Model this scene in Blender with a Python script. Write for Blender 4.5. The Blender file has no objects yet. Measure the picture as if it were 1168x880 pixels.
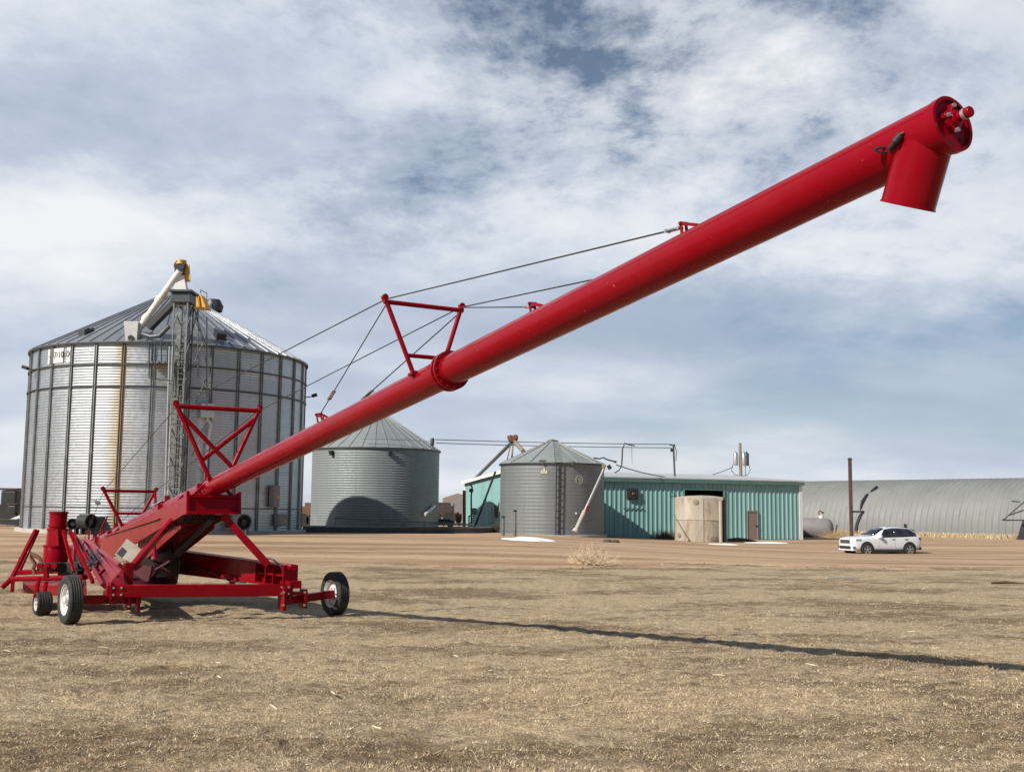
import bpy, math, random
import numpy as np
from mathutils import Vector, Matrix
R = math.radians
rnd = random.Random(7)
scn = bpy.context.scene
col = scn.collection
V = Vector

# ------------------------------------------------------------------ camera
F, CX, CY, HZ, ROLL, H = 1260.0, 584.0, 440.0, 582.0, 0.011, 1.68
th = math.atan((HZ - CY) / F)
_f = V((0, math.cos(th), math.sin(th)))
_r0, _u0 = V((1, 0, 0)), V((0, -math.sin(th), math.cos(th)))
_r = _r0 * math.cos(ROLL) + _u0 * math.sin(ROLL)
_u = _u0 * math.cos(ROLL) - _r0 * math.sin(ROLL)
CAM = V((0, 0, H))
cd = bpy.data.cameras.new('camera')
cam = bpy.data.objects.new('camera', cd)
col.objects.link(cam)
cam.matrix_world = Matrix(((_r.x, _u.x, -_f.x, 0), (_r.y, _u.y, -_f.y, 0), (_r.z, _u.z, -_f.z, H), (0, 0, 0, 1)))
cd.sensor_width = 36
cd.lens = 36 * F / 1168
cd.clip_start, cd.clip_end = 0.1, 12000
scn.camera = cam


def U(px, py, d):
    """the point of the place seen at a photo position, d metres ahead"""
    v = _f + _r * ((px - CX) / F) - _u * ((py - CY) / F)
    return CAM + v * (d / v.y)


def proj(p):
    q = V(p) - CAM
    z = q.dot(_f)
    return CX + F * q.dot(_r) / z, CY - F * q.dot(_u) / z


def solve(fn, target, lo, hi, ax=0):
    a, b = lo, hi
    up = proj(fn(b))[ax] > proj(fn(a))[ax]
    for _ in range(50):
        m = (a + b) / 2
        if (proj(fn(m))[ax] < target) == up:
            a = m
        else:
            b = m
    return (a + b) / 2


# ------------------------------------------------------------------ ground shape
def sstep(a, b, x):
    t = np.clip((np.asarray(x, float) - a) / (b - a), 0, 1)
    return t * t * (3 - 2 * t)


def vnoise(x, y, seed=0):
    x = np.asarray(x, float); y = np.asarray(y, float)
    xi = np.floor(x).astype(np.int64); yi = np.floor(y).astype(np.int64)
    fx = x - xi; fy = y - yi
    fx = fx * fx * (3 - 2 * fx); fy = fy * fy * (3 - 2 * fy)

    def h(a, b):
        n = (a * 374761393 + b * 668265263 + seed * 1442695041) & 0x7fffffff
        n = ((n ^ (n >> 13)) * 1274126177) & 0x7fffffff
        n = n ^ (n >> 16)
        return (n & 0xffff) / 65535.0
    return (h(xi, yi) * (1 - fx) + h(xi + 1, yi) * fx) * (1 - fy) + (h(xi, yi + 1) * (1 - fx) + h(xi + 1, yi + 1) * fx) * fy


def gza(x, y):
    x = np.asarray(x, float); y = np.asarray(y, float)
    q = y - 0.35 * x
    near = 0.034 * (17.8 - np.clip(q, 7.0, 20.7))
    far = 0.15 - 0.5 * sstep(-2, 16, x)
    w = sstep(28, 56, y)
    z = near * (1 - w) + far * w
    z = z - 0.14 * np.exp(-(((x - 20.5) / 7) ** 2 + ((y - 62) / 5) ** 2))
    z = z + 8.0 * sstep(700, 2600, np.hypot(x, y)) * 0
    return z


def gz(x, y):
    return float(gza(x, y))


def rough(x, y):
    d = np.hypot(x, y)
    k = 1 - sstep(25, 60, d)
    return k * (0.022 * (vnoise(x * 1.7, y * 2.1, 1) - .5) + 0.028 * (vnoise(x * 4.3, y * 5.6, 2) ** 1.6 - .5)
                + 0.034 * (vnoise(x * 10, y * 13, 3) ** 1.5 - .5)) + (0.022 * (vnoise(x * .35, y * .6, 4) - .5)) * (1 - sstep(60, 200, d))


# ------------------------------------------------------------------ materials
def nodes(name):
    m = bpy.data.materials.new(name)
    m.use_nodes = True
    nt = m.node_tree
    return m, nt, nt.nodes['Principled BSDF']


def N(nt, typ, **kw):
    n = nt.nodes.new(typ)
    for k, v in kw.items():
        setattr(n, k, v)
    return n


def L(nt, a, b):
    nt.links.new(a, b)


def noise(nt, scale, detail=4, rough_=.55, vec=None, sc=None):
    n = N(nt, 'ShaderNodeTexNoise')
    n.inputs['Scale'].default_value = scale
    n.inputs['Detail'].default_value = detail
    n.inputs['Roughness'].default_value = rough_
    if vec is None:
        tc = N(nt, 'ShaderNodeTexCoord')
        vec = tc.outputs['Object']
    if sc:
        mp = N(nt, 'ShaderNodeMapping')
        mp.inputs['Scale'].default_value = sc
        L(nt, vec, mp.inputs['Vector'])
        vec = mp.outputs['Vector']
    L(nt, vec, n.inputs['Vector'])
    return n.outputs['Fac']


def ramp(nt, fac, stops):
    r = N(nt, 'ShaderNodeValToRGB')
    e = r.color_ramp.elements
    while len(e) < len(stops):
        e.new(.5)
    for i, (p, c) in enumerate(stops):
        e[i].position = p
        e[i].color = (c, c, c, 1) if isinstance(c, (int, float)) else (*c, 1)
    L(nt, fac, r.inputs['Fac'])
    return r.outputs['Color']


def mixc(nt, fac, a, b, mode='MIX'):
    m = N(nt, 'ShaderNodeMix', data_type='RGBA', blend_type=mode)
    if isinstance(fac, (int, float)):
        m.inputs[0].default_value = fac
    else:
        L(nt, fac, m.inputs[0])
    for s, i in ((a, 6), (b, 7)):
        if isinstance(s, tuple):
            m.inputs[i].default_value = (*s, 1)
        else:
            L(nt, s, m.inputs[i])
    return m.outputs[2]


def math_(nt, op, a, b=None, c=None):
    m = N(nt, 'ShaderNodeMath', operation=op)
    for i, s in enumerate((a, b, c)):
        if s is None:
            continue
        if isinstance(s, (int, float)):
            m.inputs[i].default_value = s
        else:
            L(nt, s, m.inputs[i])
    return m.outputs[0]


def bump(nt, h, strength, dist):
    b = N(nt, 'ShaderNodeBump')
    b.inputs['Strength'].default_value = strength
    b.inputs['Distance'].default_value = dist
    L(nt, h, b.inputs['Height'])
    return b.outputs['Normal']


def mat(name, base, rgh=.5, metal=0.0, var=.12, scale=3.0, coat=0.0, spec=.5, dirt=None, dirt_amt=.0, bmp=0.0, sc=None, dirt_scale=None):
    m, nt, p = nodes(name)
    n = noise(nt, scale, 5, .6, sc=sc)
    lo = tuple(c * (1 - var) for c in base)
    hi = tuple(min(1, c * (1 + var)) for c in base)
    c = mixc(nt, ramp(nt, n, [(.3, 0.0), (.7, 1.0)]), lo, hi)
    if dirt is not None:
        n2 = noise(nt, dirt_scale or scale * 2.3, 6, .65, sc=sc)
        f = ramp(nt, n2, [(.52, 0.0), (.75, dirt_amt)])
        c = mixc(nt, f, c, dirt)
    L(nt, c, p.inputs['Base Color'])
    n3 = noise(nt, scale * 4, 3, .6)
    rr = ramp(nt, n3, [(.3, max(0, rgh - .08)), (.7, min(1, rgh + .1))])
    L(nt, rr, p.inputs['Roughness'])
    p.inputs['Metallic'].default_value = metal
    p.inputs['Specular IOR Level'].default_value = spec
    if coat:
        p.inputs['Coat Weight'].default_value = coat
        p.inputs['Coat Roughness'].default_value = .12
    if bmp:
        L(nt, bump(nt, noise(nt, scale * 8, 4), .5, bmp), p.inputs['Normal'])
    return m


M = {}
M['red'] = mat('red_paint', (.225, .0008, .0070), .22, 0, .06, 1.2, spec=.12, dirt=(.25, .018, .016), dirt_amt=.25, dirt_scale=4)
M['redold'] = mat('red_paint_dusty', (.215, .0016, .0085), .40, 0, .15, 3, dirt=(.24, .045, .035), dirt_amt=.5, dirt_scale=7)


def weather(mname, dust, chips):
    """road dust lying in patches and a few pale scratches and chips in the paint"""
    m = M[mname]; nt = m.node_tree; p = nt.nodes['Principled BSDF']
    src = p.inputs['Base Color'].links[0].from_socket
    d = noise(nt, .9, 7, .68)
    c = mixc(nt, ramp(nt, d, [(.46, 0.0), (.75, dust)]), src, (.20, .030, .024))
    k = noise(nt, 38, 2, .5)
    k2 = noise(nt, 3.1, 3, .6)
    f = math_(nt, 'MULTIPLY', ramp(nt, k, [(.735, 0.0), (.76, 1.0)]), ramp(nt, k2, [(.5, 0.0), (.62, chips)]))
    c = mixc(nt, f, c, (.42, .30, .27))
    L(nt, c, p.inputs['Base Color'])


weather('red', .16, .8)
weather('redold', .22, .9)
M['darkhole'] = mat('black_hollow', (.01, .01, .01), .8)
M['black'] = mat('black_steel', (.02, .021, .022), .5, 0, .3, 6)
M['rubber'] = mat('tyre_rubber', (.022, .022, .021), .75, 0, .3, 8, dirt=(.13, .11, .08), dirt_amt=.5, bmp=.004)
M['rim'] = mat('white_rim_paint', (.62, .62, .60), .4, 0, .1, 6, dirt=(.3, .25, .19), dirt_amt=.4)
M['cable'] = mat('steel_cable', (.05, .045, .045), .5, .5, .2, 30)
M['galvbright'] = mat('bright_galvanised', (.55, .56, .57), .35, .8, .15, 9)
M['cream'] = mat('cream_board', (.30, .255, .205), .75, 0, .18, 3, dirt=(.25, .18, .12), dirt_amt=.6)
M['white'] = mat('white_paint', (.70, .70, .68), .45, 0, .06, 3, dirt=(.4, .36, .3), dirt_amt=.3)
M['carwhite'] = mat('car_white', (.66, .68, .71), .22, 0, .02, 1, coat=.8)
M['carglass'] = mat('dark_car_glass', (.012, .016, .024), .08, 0, .1, 1, coat=.5)
M['yellow'] = mat('yellow_paint', (.62, .33, .03), .5, 0, .15, 2, dirt=(.3, .2, .08), dirt_amt=.5)
M['steel'] = mat('weathered_steel', (.20, .21, .21), .5, .6, .25, 4, dirt=(.16, .11, .07), dirt_amt=.3)
M['darksteel'] = mat('dark_steel', (.075, .085, .09), .5, .5, .25, 4)
M['rust'] = mat('rusty_steel', (.16, .075, .045), .85, 0, .35, 6, dirt=(.06, .03, .02), dirt_amt=.7)
M['brownpole'] = mat('brown_pole', (.085, .045, .035), .8, 0, .25, 5)
M['concrete'] = mat('pale_concrete', (.42, .40, .36), .9, 0, .15, 2, dirt=(.22, .19, .15), dirt_amt=.6, bmp=.01)
M['shadekerb'] = mat('kerb_shade_dark', (.05, .055, .06), .8, 0, .3, 2, dirt=(.16, .13, .1), dirt_amt=.5)  # dark tone painted in for the big bin's shade, plus patchy dirt
M['wood'] = mat('grey_wood', (.24, .19, .15), .85, 0, .25, 6)
M['snow'] = mat('white_spill', (.82, .82, .80), .9, 0, .05, 2, bmp=.02)
M['teal'] = mat('teal_sheet', (.225, .41, .40), .45, 0, .14, .5, dirt=(.17, .33, .32), dirt_amt=.9, sc=(1.6, 1.6, .02), dirt_scale=1.3)
M['tealtrim'] = mat('teal_trim_dark', (.08, .17, .15), .5, 0, .1, 2)
M['roofwhite'] = mat('pale_roof_sheet', (.50, .51, .50), .45, .2, .08, 1)
M['taupe'] = mat('taupe_door', (.22, .17, .15), .6, 0, .08, 2)
M['greytank'] = mat('grey_tank_paint', (.21, .195, .20), .6, 0, .12, 1.4, dirt=(.22, .15, .11), dirt_amt=.6)
M['tan'] = mat('stained_tan_tank', (.38, .335, .27), .8, 0, .22, .9, dirt=(.19, .10, .04), dirt_amt=.95, sc=(1.3, 1.3, .30), bmp=.01, dirt_scale=1.6)
M['quonset'] = mat('weathered_quonset_steel', (.205, .213, .203), .66, .1, .12, .25, dirt=(.17, .18, .165), dirt_amt=.7, dirt_scale=.6)
M['darkred'] = mat('shaded_greasy_red', (.07, .002, .005), .55, 0, .4, 3, dirt=(.012, .010, .010), dirt_amt=.9)  # red darkened for the shade under the track as well as for grease
M['straw'] = mat('pale_straw', (.62, .52, .37), .85, 0, .2, 9)
M['weed'] = mat('pale_weed', (.60, .46, .31), .9, 0, .3, 9)
M['dryshrub'] = mat('dry_weed', (.50, .37, .21), .9, 0, .3, 9)
M['oldmachine'] = mat('old_dark_machine', (.045, .035, .035), .7, 0, .4, 2, dirt=(.16, .06, .03), dirt_amt=.7)
M['bush'] = mat('dark_weeds', (.07, .065, .04), .9, 0, .4, 5)
M['ink'] = mat('sign_ink', (.05, .055, .06), .6)
M['stencil'] = mat('pale_stencil_paint', (.52, .50, .38), .8, 0, .2, 4)


def galv(name, base, metal=.75, rgh=.42, stain=None, sheet=(1.0, .95), tint=.1):
    """galvanised sheet: sheets of slightly different grey, spangle, and stains running down from one joint"""
    m, nt, p = nodes(name)
    tc = N(nt, 'ShaderNodeTexCoord')
    sp = N(nt, 'ShaderNodeSeparateXYZ')
    L(nt, tc.outputs['Object'], sp.inputs[0])
    ang = math_(nt, 'ARCTAN2', sp.outputs[1], sp.outputs[0])
    ca = math_(nt, 'FLOOR', math_(nt, 'MULTIPLY', ang, sheet[0]))
    cz = math_(nt, 'FLOOR', math_(nt, 'MULTIPLY', sp.outputs[2], sheet[1]))
    cb = N(nt, 'ShaderNodeCombineXYZ')
    L(nt, ca, cb.inputs[0]); L(nt, cz, cb.inputs[1])
    wn = N(nt, 'ShaderNodeTexWhiteNoise', noise_dimensions='3D')
    L(nt, cb.outputs[0], wn.inputs['Vector'])
    base_n = noise(nt, 1.3, 6, .65)
    f = math_(nt, 'ADD', math_(nt, 'MULTIPLY', wn.outputs['Value'], .55), math_(nt, 'MULTIPLY', base_n, .5))
    c = mixc(nt, f, tuple(b * (1 - 1.6 * tint) for b in base), tuple(min(1, b * (1 + 1.3 * tint)) for b in base))
    streak = noise(nt, 2.0, 5, .6, sc=(3, 3, .08))
    c = mixc(nt, ramp(nt, streak, [(.5, 0.0), (.78, .35)]), c, tuple(b * .6 for b in base))
    if stain:
        a0, width, topz = stain
        da = math_(nt, 'ABSOLUTE', math_(nt, 'SUBTRACT', ang, a0))
        nn = noise(nt, 1.5, 5, .7, sc=(1, 1, .22))
        wid = math_(nt, 'MULTIPLY', math_(nt, 'POWER', nn, 1.6), width * 3.0)
        k = math_(nt, 'SUBTRACT', 1.0, math_(nt, 'DIVIDE', da, wid))
        k = ramp(nt, k, [(.0, 0.0), (.9, .75)])
        k = math_(nt, 'MULTIPLY', k, ramp(nt, noise(nt, .9, 4, .6, sc=(1, 1, .5)), [(.3, .45), (.65, 1.0)]))
        c = mixc(nt, k, c, (.34, .235, .10))
    L(nt, c, p.inputs['Base Color'])
    p.inputs['Metallic'].default_value = metal
    rn = ramp(nt, noise(nt, 5, 4), [(.3, rgh - .06), (.7, rgh + .1)])
    L(nt, rn, p.inputs['Roughness'])
    return m


# ------------------------------------------------------------------ mesh builder
ORIG = {}


class MB:
    def __init__(self, mtx=None):
        self.v, self.f, self.M = [], [], mtx

    def add(self, vs, fs):
        b = len(self.v)
        self.v += [V(p) for p in vs]
        self.f += [tuple(b + i for i in f) for f in fs]
        return self

    def hexa(self, p):
        return self.add(p, [(0, 3, 2, 1), (4, 5, 6, 7), (0, 1, 5, 4), (1, 2, 6, 5), (2, 3, 7, 6), (3, 0, 4, 7)])

    def box(self, c, size, X=None, Y=None, Z=None):
        X = V(X or (1, 0, 0)); Y = V(Y or (0, 1, 0)); Z = V(Z or (0, 0, 1)); c = V(c)
        a, b, d = X * size[0] / 2, Y * size[1] / 2, Z * size[2] / 2
        return self.hexa([c - a - b - d, c + a - b - d, c + a + b - d, c - a + b - d,
                          c - a - b + d, c + a - b + d, c + a + b + d, c - a + b + d])

    def bar(self, p, q, w, h, up=(0, 0, 1), w2=None, h2=None):
        p, q = V(p), V(q); t = (q - p).normalized()
        s = t.cross(V(up))
        if s.length < 1e-4:
            s = t.cross(V((0, 1, 0)))
        s.normalize(); n = s.cross(t)
        w2 = w if w2 is None else w2; h2 = h if h2 is None else h2
        a = [p + s * (i * w / 2) + n * (j * h / 2) for i, j in ((-1, -1), (1, -1), (1, 1), (-1, 1))]
        b = [q + s * (i * w2 / 2) + n * (j * h2 / 2) for i, j in ((-1, -1), (1, -1), (1, 1), (-1, 1))]
        return self.hexa(a + b)

    def tube(self, p, q, r, n=12, r2=None, cap=True):
        return self.path([p, q], [r, r if r2 is None else r2], n, cap)

    def path(self, pts, rad, n=8, cap=True):
        pts = [V(p) for p in pts]
        if not isinstance(rad, (list, tuple)):
            rad = [rad] * len(pts)
        vs, fs = [], []
        prev = None
        for i, p in enumerate(pts):
            t = (pts[min(i + 1, len(pts) - 1)] - pts[max(i - 1, 0)]).normalized()
            if prev is None:
                a = t.cross(V((0, 0, 1)))
                if a.length < 1e-3:
                    a = t.cross(V((1, 0, 0)))
            else:
                a = prev - t * prev.dot(t)
            a.normalize(); prev = a
            b = t.cross(a)
            for k in range(n):
                w = 2 * math.pi * k / n
                vs.append(p + (a * math.cos(w) + b * math.sin(w)) * rad[i])
        for i in range(len(pts) - 1):
            for k in range(n):
                k2 = (k + 1) % n
                fs.append((i * n + k, i * n + k2, (i + 1) * n + k2, (i + 1) * n + k))
        if cap:
            fs.append(tuple(range(n - 1, -1, -1)))
            fs.append(tuple((len(pts) - 1) * n + k for k in range(n)))
        return self.add(vs, fs)

    def lathe(self, prof, c, ax=(0, 0, 1), n=32, X=None, closed=False, a0=0.0, a1=None):
        """prof: (radius, height) pairs about axis ax through c"""
        c = V(c); A = V(ax).normalized()
        x = V(X) if X else (A.cross(V((0, 0, 1))) if abs(A.z) < .9 else V((1, 0, 0)))
        x = (x - A * x.dot(A)).normalized(); y = A.cross(x)
        full = a1 is None
        m = n if full else n + 1
        vs, fs = [], []
        for (r, h) in prof:
            for k in range(m):
                w = a0 + (2 * math.pi if full else a1 - a0) * k / n
                vs.append(c + A * h + (x * math.cos(w) + y * math.sin(w)) * r)
        L_ = len(prof)
        for i in range(L_ if closed else L_ - 1):
            j = (i + 1) % L_
            for k in range(n):
                k2 = (k + 1) % m
                fs.append((i * m + k, i * m + k2, j * m + k2, j * m + k))
        return self.add(vs, fs)

    def prism(self, poly, d):
        """a flat polygon (3D points) given thickness along vector d"""
        n = len(poly); d = V(d)
        vs = [V(p) for p in poly] + [V(p) + d for p in poly]
        fs = [tuple(range(n - 1, -1, -1)), tuple(range(n, 2 * n))]
        fs += [(i, (i + 1) % n, n + (i + 1) % n, n + i) for i in range(n)]
        return self.add(vs, fs)

    def split(self, name, m, parent=None, **kw):
        """each separate piece as an object of its own"""
        up = list(range(len(self.v)))

        def find(i):
            while up[i] != i:
                up[i] = up[up[i]]; i = up[i]
            return i
        for f in self.f:
            for j in f[1:]:
                up[find(j)] = find(f[0])
        groups = {}
        for f in self.f:
            groups.setdefault(find(f[0]), []).append(f)
        out = []
        for fs in groups.values():
            ids = sorted({i for f in fs for i in f}); k = {v: n for n, v in enumerate(ids)}
            b = MB(self.M); b.v = [self.v[i] for i in ids]; b.f = [tuple(k[i] for i in f) for f in fs]
            out.append(b.build(name, m, parent, **kw))
        return out

    def build(self, name, m, parent=None, smooth=None, bevel=0.0, origin=None):
        me = bpy.data.meshes.new(name)
        pts = [self.M @ p for p in self.v] if self.M else self.v
        o_ = ORIG[parent.name] if parent else V(origin or (0, 0, 0))
        me.from_pydata([tuple(p - o_) for p in pts], [], self.f)
        me.update()
        import bmesh
        bm = bmesh.new(); bm.from_mesh(me)
        bmesh.ops.recalc_face_normals(bm, faces=bm.faces)
        bm.to_mesh(me); bm.free()
        if smooth is not None:
            me.polygons.foreach_set('use_smooth', [True] * len(me.polygons))
            me.set_sharp_from_angle(angle=R(smooth))
        me.materials.append(M[m] if isinstance(m, str) else m)
        o = bpy.data.objects.new(name, me)
        col.objects.link(o)
        if parent:
            o.parent = parent
        else:
            o.location = o_
        ORIG[o.name] = o_
        if bevel:
            b = o.modifiers.new('bevel', 'BEVEL')
            b.width = bevel; b.segments = 2; b.limit_method = 'ANGLE'; b.angle_limit = R(40)
        return o


def thing(name, label, cat, loc, group=None):
    o = bpy.data.objects.new(name, None)
    col.objects.link(o)
    o.location = loc; o.empty_display_size = .2
    ORIG[o.name] = V(loc)
    return tag(o, label, cat, group)


def tag(o, label=None, cat=None, group=None, kind=None):
    if label: o['label'] = label
    if cat: o['category'] = cat
    if group: o['group'] = group
    if kind: o['kind'] = kind
    return o


def text(s, size, P, X, Yv, m, parent, name='lettering', ext=.004, align='CENTER'):
    cu = bpy.data.curves.new(name, 'FONT')
    cu.body = s; cu.size = size; cu.extrude = ext; cu.align_x = align; cu.align_y = 'CENTER'
    tmp = bpy.data.objects.new(name, cu)
    col.objects.link(tmp)
    me = bpy.data.meshes.new_from_object(tmp.evaluated_get(bpy.context.evaluated_depsgraph_get()))
    bpy.data.objects.remove(tmp)
    me.materials.clear(); me.materials.append(M[m])
    o = bpy.data.objects.new(name, me)
    col.objects.link(o)
    X = V(X).normalized(); Yv = V(Yv).normalized(); Z = X.cross(Yv)
    p = V(P) - ORIG[parent.name]
    o.parent = parent
    o.matrix_local = Matrix(((X.x, Yv.x, Z.x, p.x), (X.y, Yv.y, Z.y, p.y), (X.z, Yv.z, Z.z, p.z), (0, 0, 0, 1)))
    ORIG[o.name] = ORIG[parent.name]
    return o

# ------------------------------------------------------------------ light and sky
SUN_AZ, SUN_EL = R(50), R(36)          # the sun stands behind the camera and to its left
to_sun = V((-math.sin(SUN_AZ) * math.cos(SUN_EL), -math.cos(SUN_AZ) * math.cos(SUN_EL), math.sin(SUN_EL)))
sl = bpy.data.lights.new('sun', 'SUN')
sl.energy = 5.0; sl.angle = R(.53); sl.color = (1.0, .94, .85)
so = bpy.data.objects.new('sun', sl)
col.objects.link(so)
so.location = (-20, -20, 40)
so.rotation_euler = (-to_sun).to_track_quat('-Z', 'Y').to_euler()

w = bpy.data.worlds.new('World')
scn.world = w
w.use_nodes = True
nt = w.node_tree
bg = nt.nodes['Background']
sky = N(nt, 'ShaderNodeTexSky', sky_type='NISHITA')
sky.sun_disc = False
sky.sun_elevation = SUN_EL
sky.sun_rotation = math.atan2(to_sun.x, to_sun.y)
sky.altitude = 1200; sky.air_density = 1.0; sky.dust_density = 1.0; sky.ozone_density = 1.0
tc = N(nt, 'ShaderNodeTexCoord')
sp = N(nt, 'ShaderNodeSeparateXYZ')
L(nt, tc.outputs['Generated'], sp.inputs[0])
zz = math_(nt, 'ADD', math_(nt, 'MAXIMUM', sp.outputs[2], 0.0), .27)
cu = N(nt, 'ShaderNodeCombineXYZ')                       # a flat cloud deck seen in perspective
L(nt, math_(nt, 'DIVIDE', sp.outputs[0], zz), cu.inputs[0])
L(nt, math_(nt, 'DIVIDE', sp.outputs[1], zz), cu.inputs[1])
deck = cu.outputs[0]


def cn(scale, detail, rg, off, sc=(1, 1, 1), dist=0.0):
    mp = N(nt, 'ShaderNodeMapping')
    mp.inputs['Location'].default_value = off
    mp.inputs['Scale'].default_value = sc
    L(nt, deck, mp.inputs['Vector'])
    n = N(nt, 'ShaderNodeTexNoise')
    n.inputs['Scale'].default_value = scale; n.inputs['Detail'].default_value = detail
    n.inputs['Roughness'].default_value = rg; n.inputs['Distortion'].default_value = dist
    L(nt, mp.outputs[0], n.inputs['Vector'])
    return n.outputs['Fac']


OFF_BIG, OFF_PUFF, OFF_TONE = (13.36, 42.25, 0), (24.66, 12.81, 0), (27.50, 5.20, 0)
big = cn(.62, 2, .5, OFF_BIG, (1, .9, 1), .15)
puff = cn(2.3, 12, .66, OFF_PUFF, (1, 1, 1), .12)
tone = cn(.85, 3, .5, OFF_TONE, (.75, 1.5, 1), .15)
up_ = ramp(nt, sp.outputs[2], [(.10, .25), (.26, 1.0)])                 # puffy overhead, smooth sheets towards the horizon
pz = math_(nt, 'MULTIPLY', math_(nt, 'SUBTRACT', puff, .5), up_)
cover = math_(nt, 'ADD', big, math_(nt, 'MULTIPLY', pz, .9))
veil = ramp(nt, cover, [(.315, .10), (.40, .74), (.50, 1.0)])
ahead = math_(nt, 'ADD', math_(nt, 'MULTIPLY', sp.outputs[1], .92), math_(nt, 'MULTIPLY', sp.outputs[0], -.39))
# cloud kept ahead and left; unseen sky behind cleared to lessen the fill light
ahead = ramp(nt, math_(nt, 'ADD', math_(nt, 'MULTIPLY', ahead, .5), math_(nt, 'MULTIPLY', big, .12)), [(.0, .05), (.42, 1.0)])
lowband = ramp(nt, sp.outputs[2], [(.02, .92), (.17, 0.0)])
high = ramp(nt, sp.outputs[2], [(.50, 1.0), (.85, .25)])
veil = math_(nt, 'MULTIPLY', math_(nt, 'MULTIPLY', math_(nt, 'MAXIMUM', veil, lowband), ahead), high)
shade = math_(nt, 'ADD', math_(nt, 'ADD', tone, math_(nt, 'MULTIPLY', pz, .8)), math_(nt, 'MULTIPLY', math_(nt, 'SUBTRACT', big, .5), .35))
ccol = ramp(nt, shade, [(.34, (.43, .51, .645)), (.46, (.54, .615, .735)), (.59, (.76, .81, .875)), (.70, (.90, .92, .95))])
cs = N(nt, 'ShaderNodeVectorMath', operation='SCALE')
L(nt, ccol, cs.inputs[0]); cs.inputs['Scale'].default_value = 17.0
skys = N(nt, 'ShaderNodeVectorMath', operation='SCALE')
L(nt, sky.outputs[0], skys.inputs[0]); skys.inputs['Scale'].default_value = 1.35
out = mixc(nt, veil, skys.outputs[0], cs.outputs[0])
L(nt, out, bg.inputs['Color'])
bg.inputs['Strength'].default_value = .05

scn.view_settings.view_transform = 'Standard'
scn.view_settings.look = 'None'
scn.view_settings.exposure = 0.2
scn.view_settings.gamma = 1.0
scn.view_settings.use_curve_mapping = False
scn.cycles.max_bounces = 6
scn.cycles.use_denoising = True

# ------------------------------------------------------------------ ground
m, nt, p = nodes('dead_grass_ground')
geo = N(nt, 'ShaderNodeNewGeometry')
P_ = geo.outputs['Position']
n1 = noise(nt, .22, 5, .6, P_, (1, 1.6, 1))
n2 = noise(nt, 1.3, 6, .65, P_, (1, 1.8, 1))
n3 = noise(nt, 9, 6, .7, P_, (1, 1.5, 1))
n4 = noise(nt, 70, 4, .7, P_, (1, .6, 1))
straw = mixc(nt, ramp(nt, n3, [(.32, 0.0), (.68, 1.0)]), (.40, .295, .18), (.74, .585, .375))
soil = mixc(nt, ramp(nt, n3, [(.35, 0.0), (.7, 1.0)]), (.155, .105, .064), (.42, .305, .19))
f = math_(nt, 'ADD', math_(nt, 'MULTIPLY', n1, .72), math_(nt, 'MULTIPLY', n2, .42))
c = mixc(nt, ramp(nt, f, [(.49, 0.0), (.60, 1.0)]), soil, straw)
c = mixc(nt, ramp(nt, n4, [(.36, .65), (.60, 0.0)]), c, (.085, .058, .036))
c = mixc(nt, ramp(nt, n4, [(.58, 0.0), (.72, .7)]), c, (.70, .57, .39))
L(nt, c, p.inputs['Base Color'])
p.inputs['Roughness'].default_value = .95
p.inputs['Specular IOR Level'].default_value = .15
n5 = noise(nt, 26, 5, .7, P_, (1, 1.3, 1))
hh = math_(nt, 'ADD', math_(nt, 'MULTIPLY', n5, 1.0), math_(nt, 'MULTIPLY', n4, .5))
L(nt, bump(nt, hh, .8, .035), p.inputs['Normal'])
M['ground'] = m

m, nt, p = nodes('bare_dirt')
geo = N(nt, 'ShaderNodeNewGeometry')
P_ = geo.outputs['Position']
n1 = noise(nt, .25, 5, .6, P_, (.22, 1.6, 1))
n2 = noise(nt, 1.1, 6, .6, P_, (.5, 1.4, 1))
n3 = noise(nt, 5, 6, .75, P_)
c = mixc(nt, ramp(nt, n1, [(.40, 0.0), (.58, 1.0)]), (.30, .185, .11), (.51, .355, .228))
c = mixc(nt, ramp(nt, n2, [(.5, 0.0), (.8, .6)]), c, (.54, .42, .29))
c = mixc(nt, ramp(nt, n3, [(.3, .4), (.6, 0.0)]), c, (.20, .135, .085))
L(nt, c, p.inputs['Base Color'])
p.inputs['Roughness'].default_value = .95
p.inputs['Specular IOR Level'].default_value = .15
L(nt, bump(nt, math_(nt, 'ADD', n2, n3), .6, .04), p.inputs['Normal'])
M['dirt'] = m

angs = np.concatenate([np.linspace(-math.pi, -.72, 40, endpoint=False), np.linspace(-.72, .72, 620, endpoint=False),
                       np.linspace(.72, math.pi, 40, endpoint=False)])
rads = [0.4]
while rads[-1] < 9000:
    r_ = rads[-1]
    rads.append(r_ * (1.25 if r_ < 3 else 1.0065 if r_ < 16 else 1.016 if r_ < 90 else 1.12))
rads = np.array(rads)
A_, R_ = np.meshgrid(angs, rads)
gx, gy = R_ * np.sin(A_), R_ * np.cos(A_)
gzv = gza(gx, gy) + rough(gx, gy)
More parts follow.
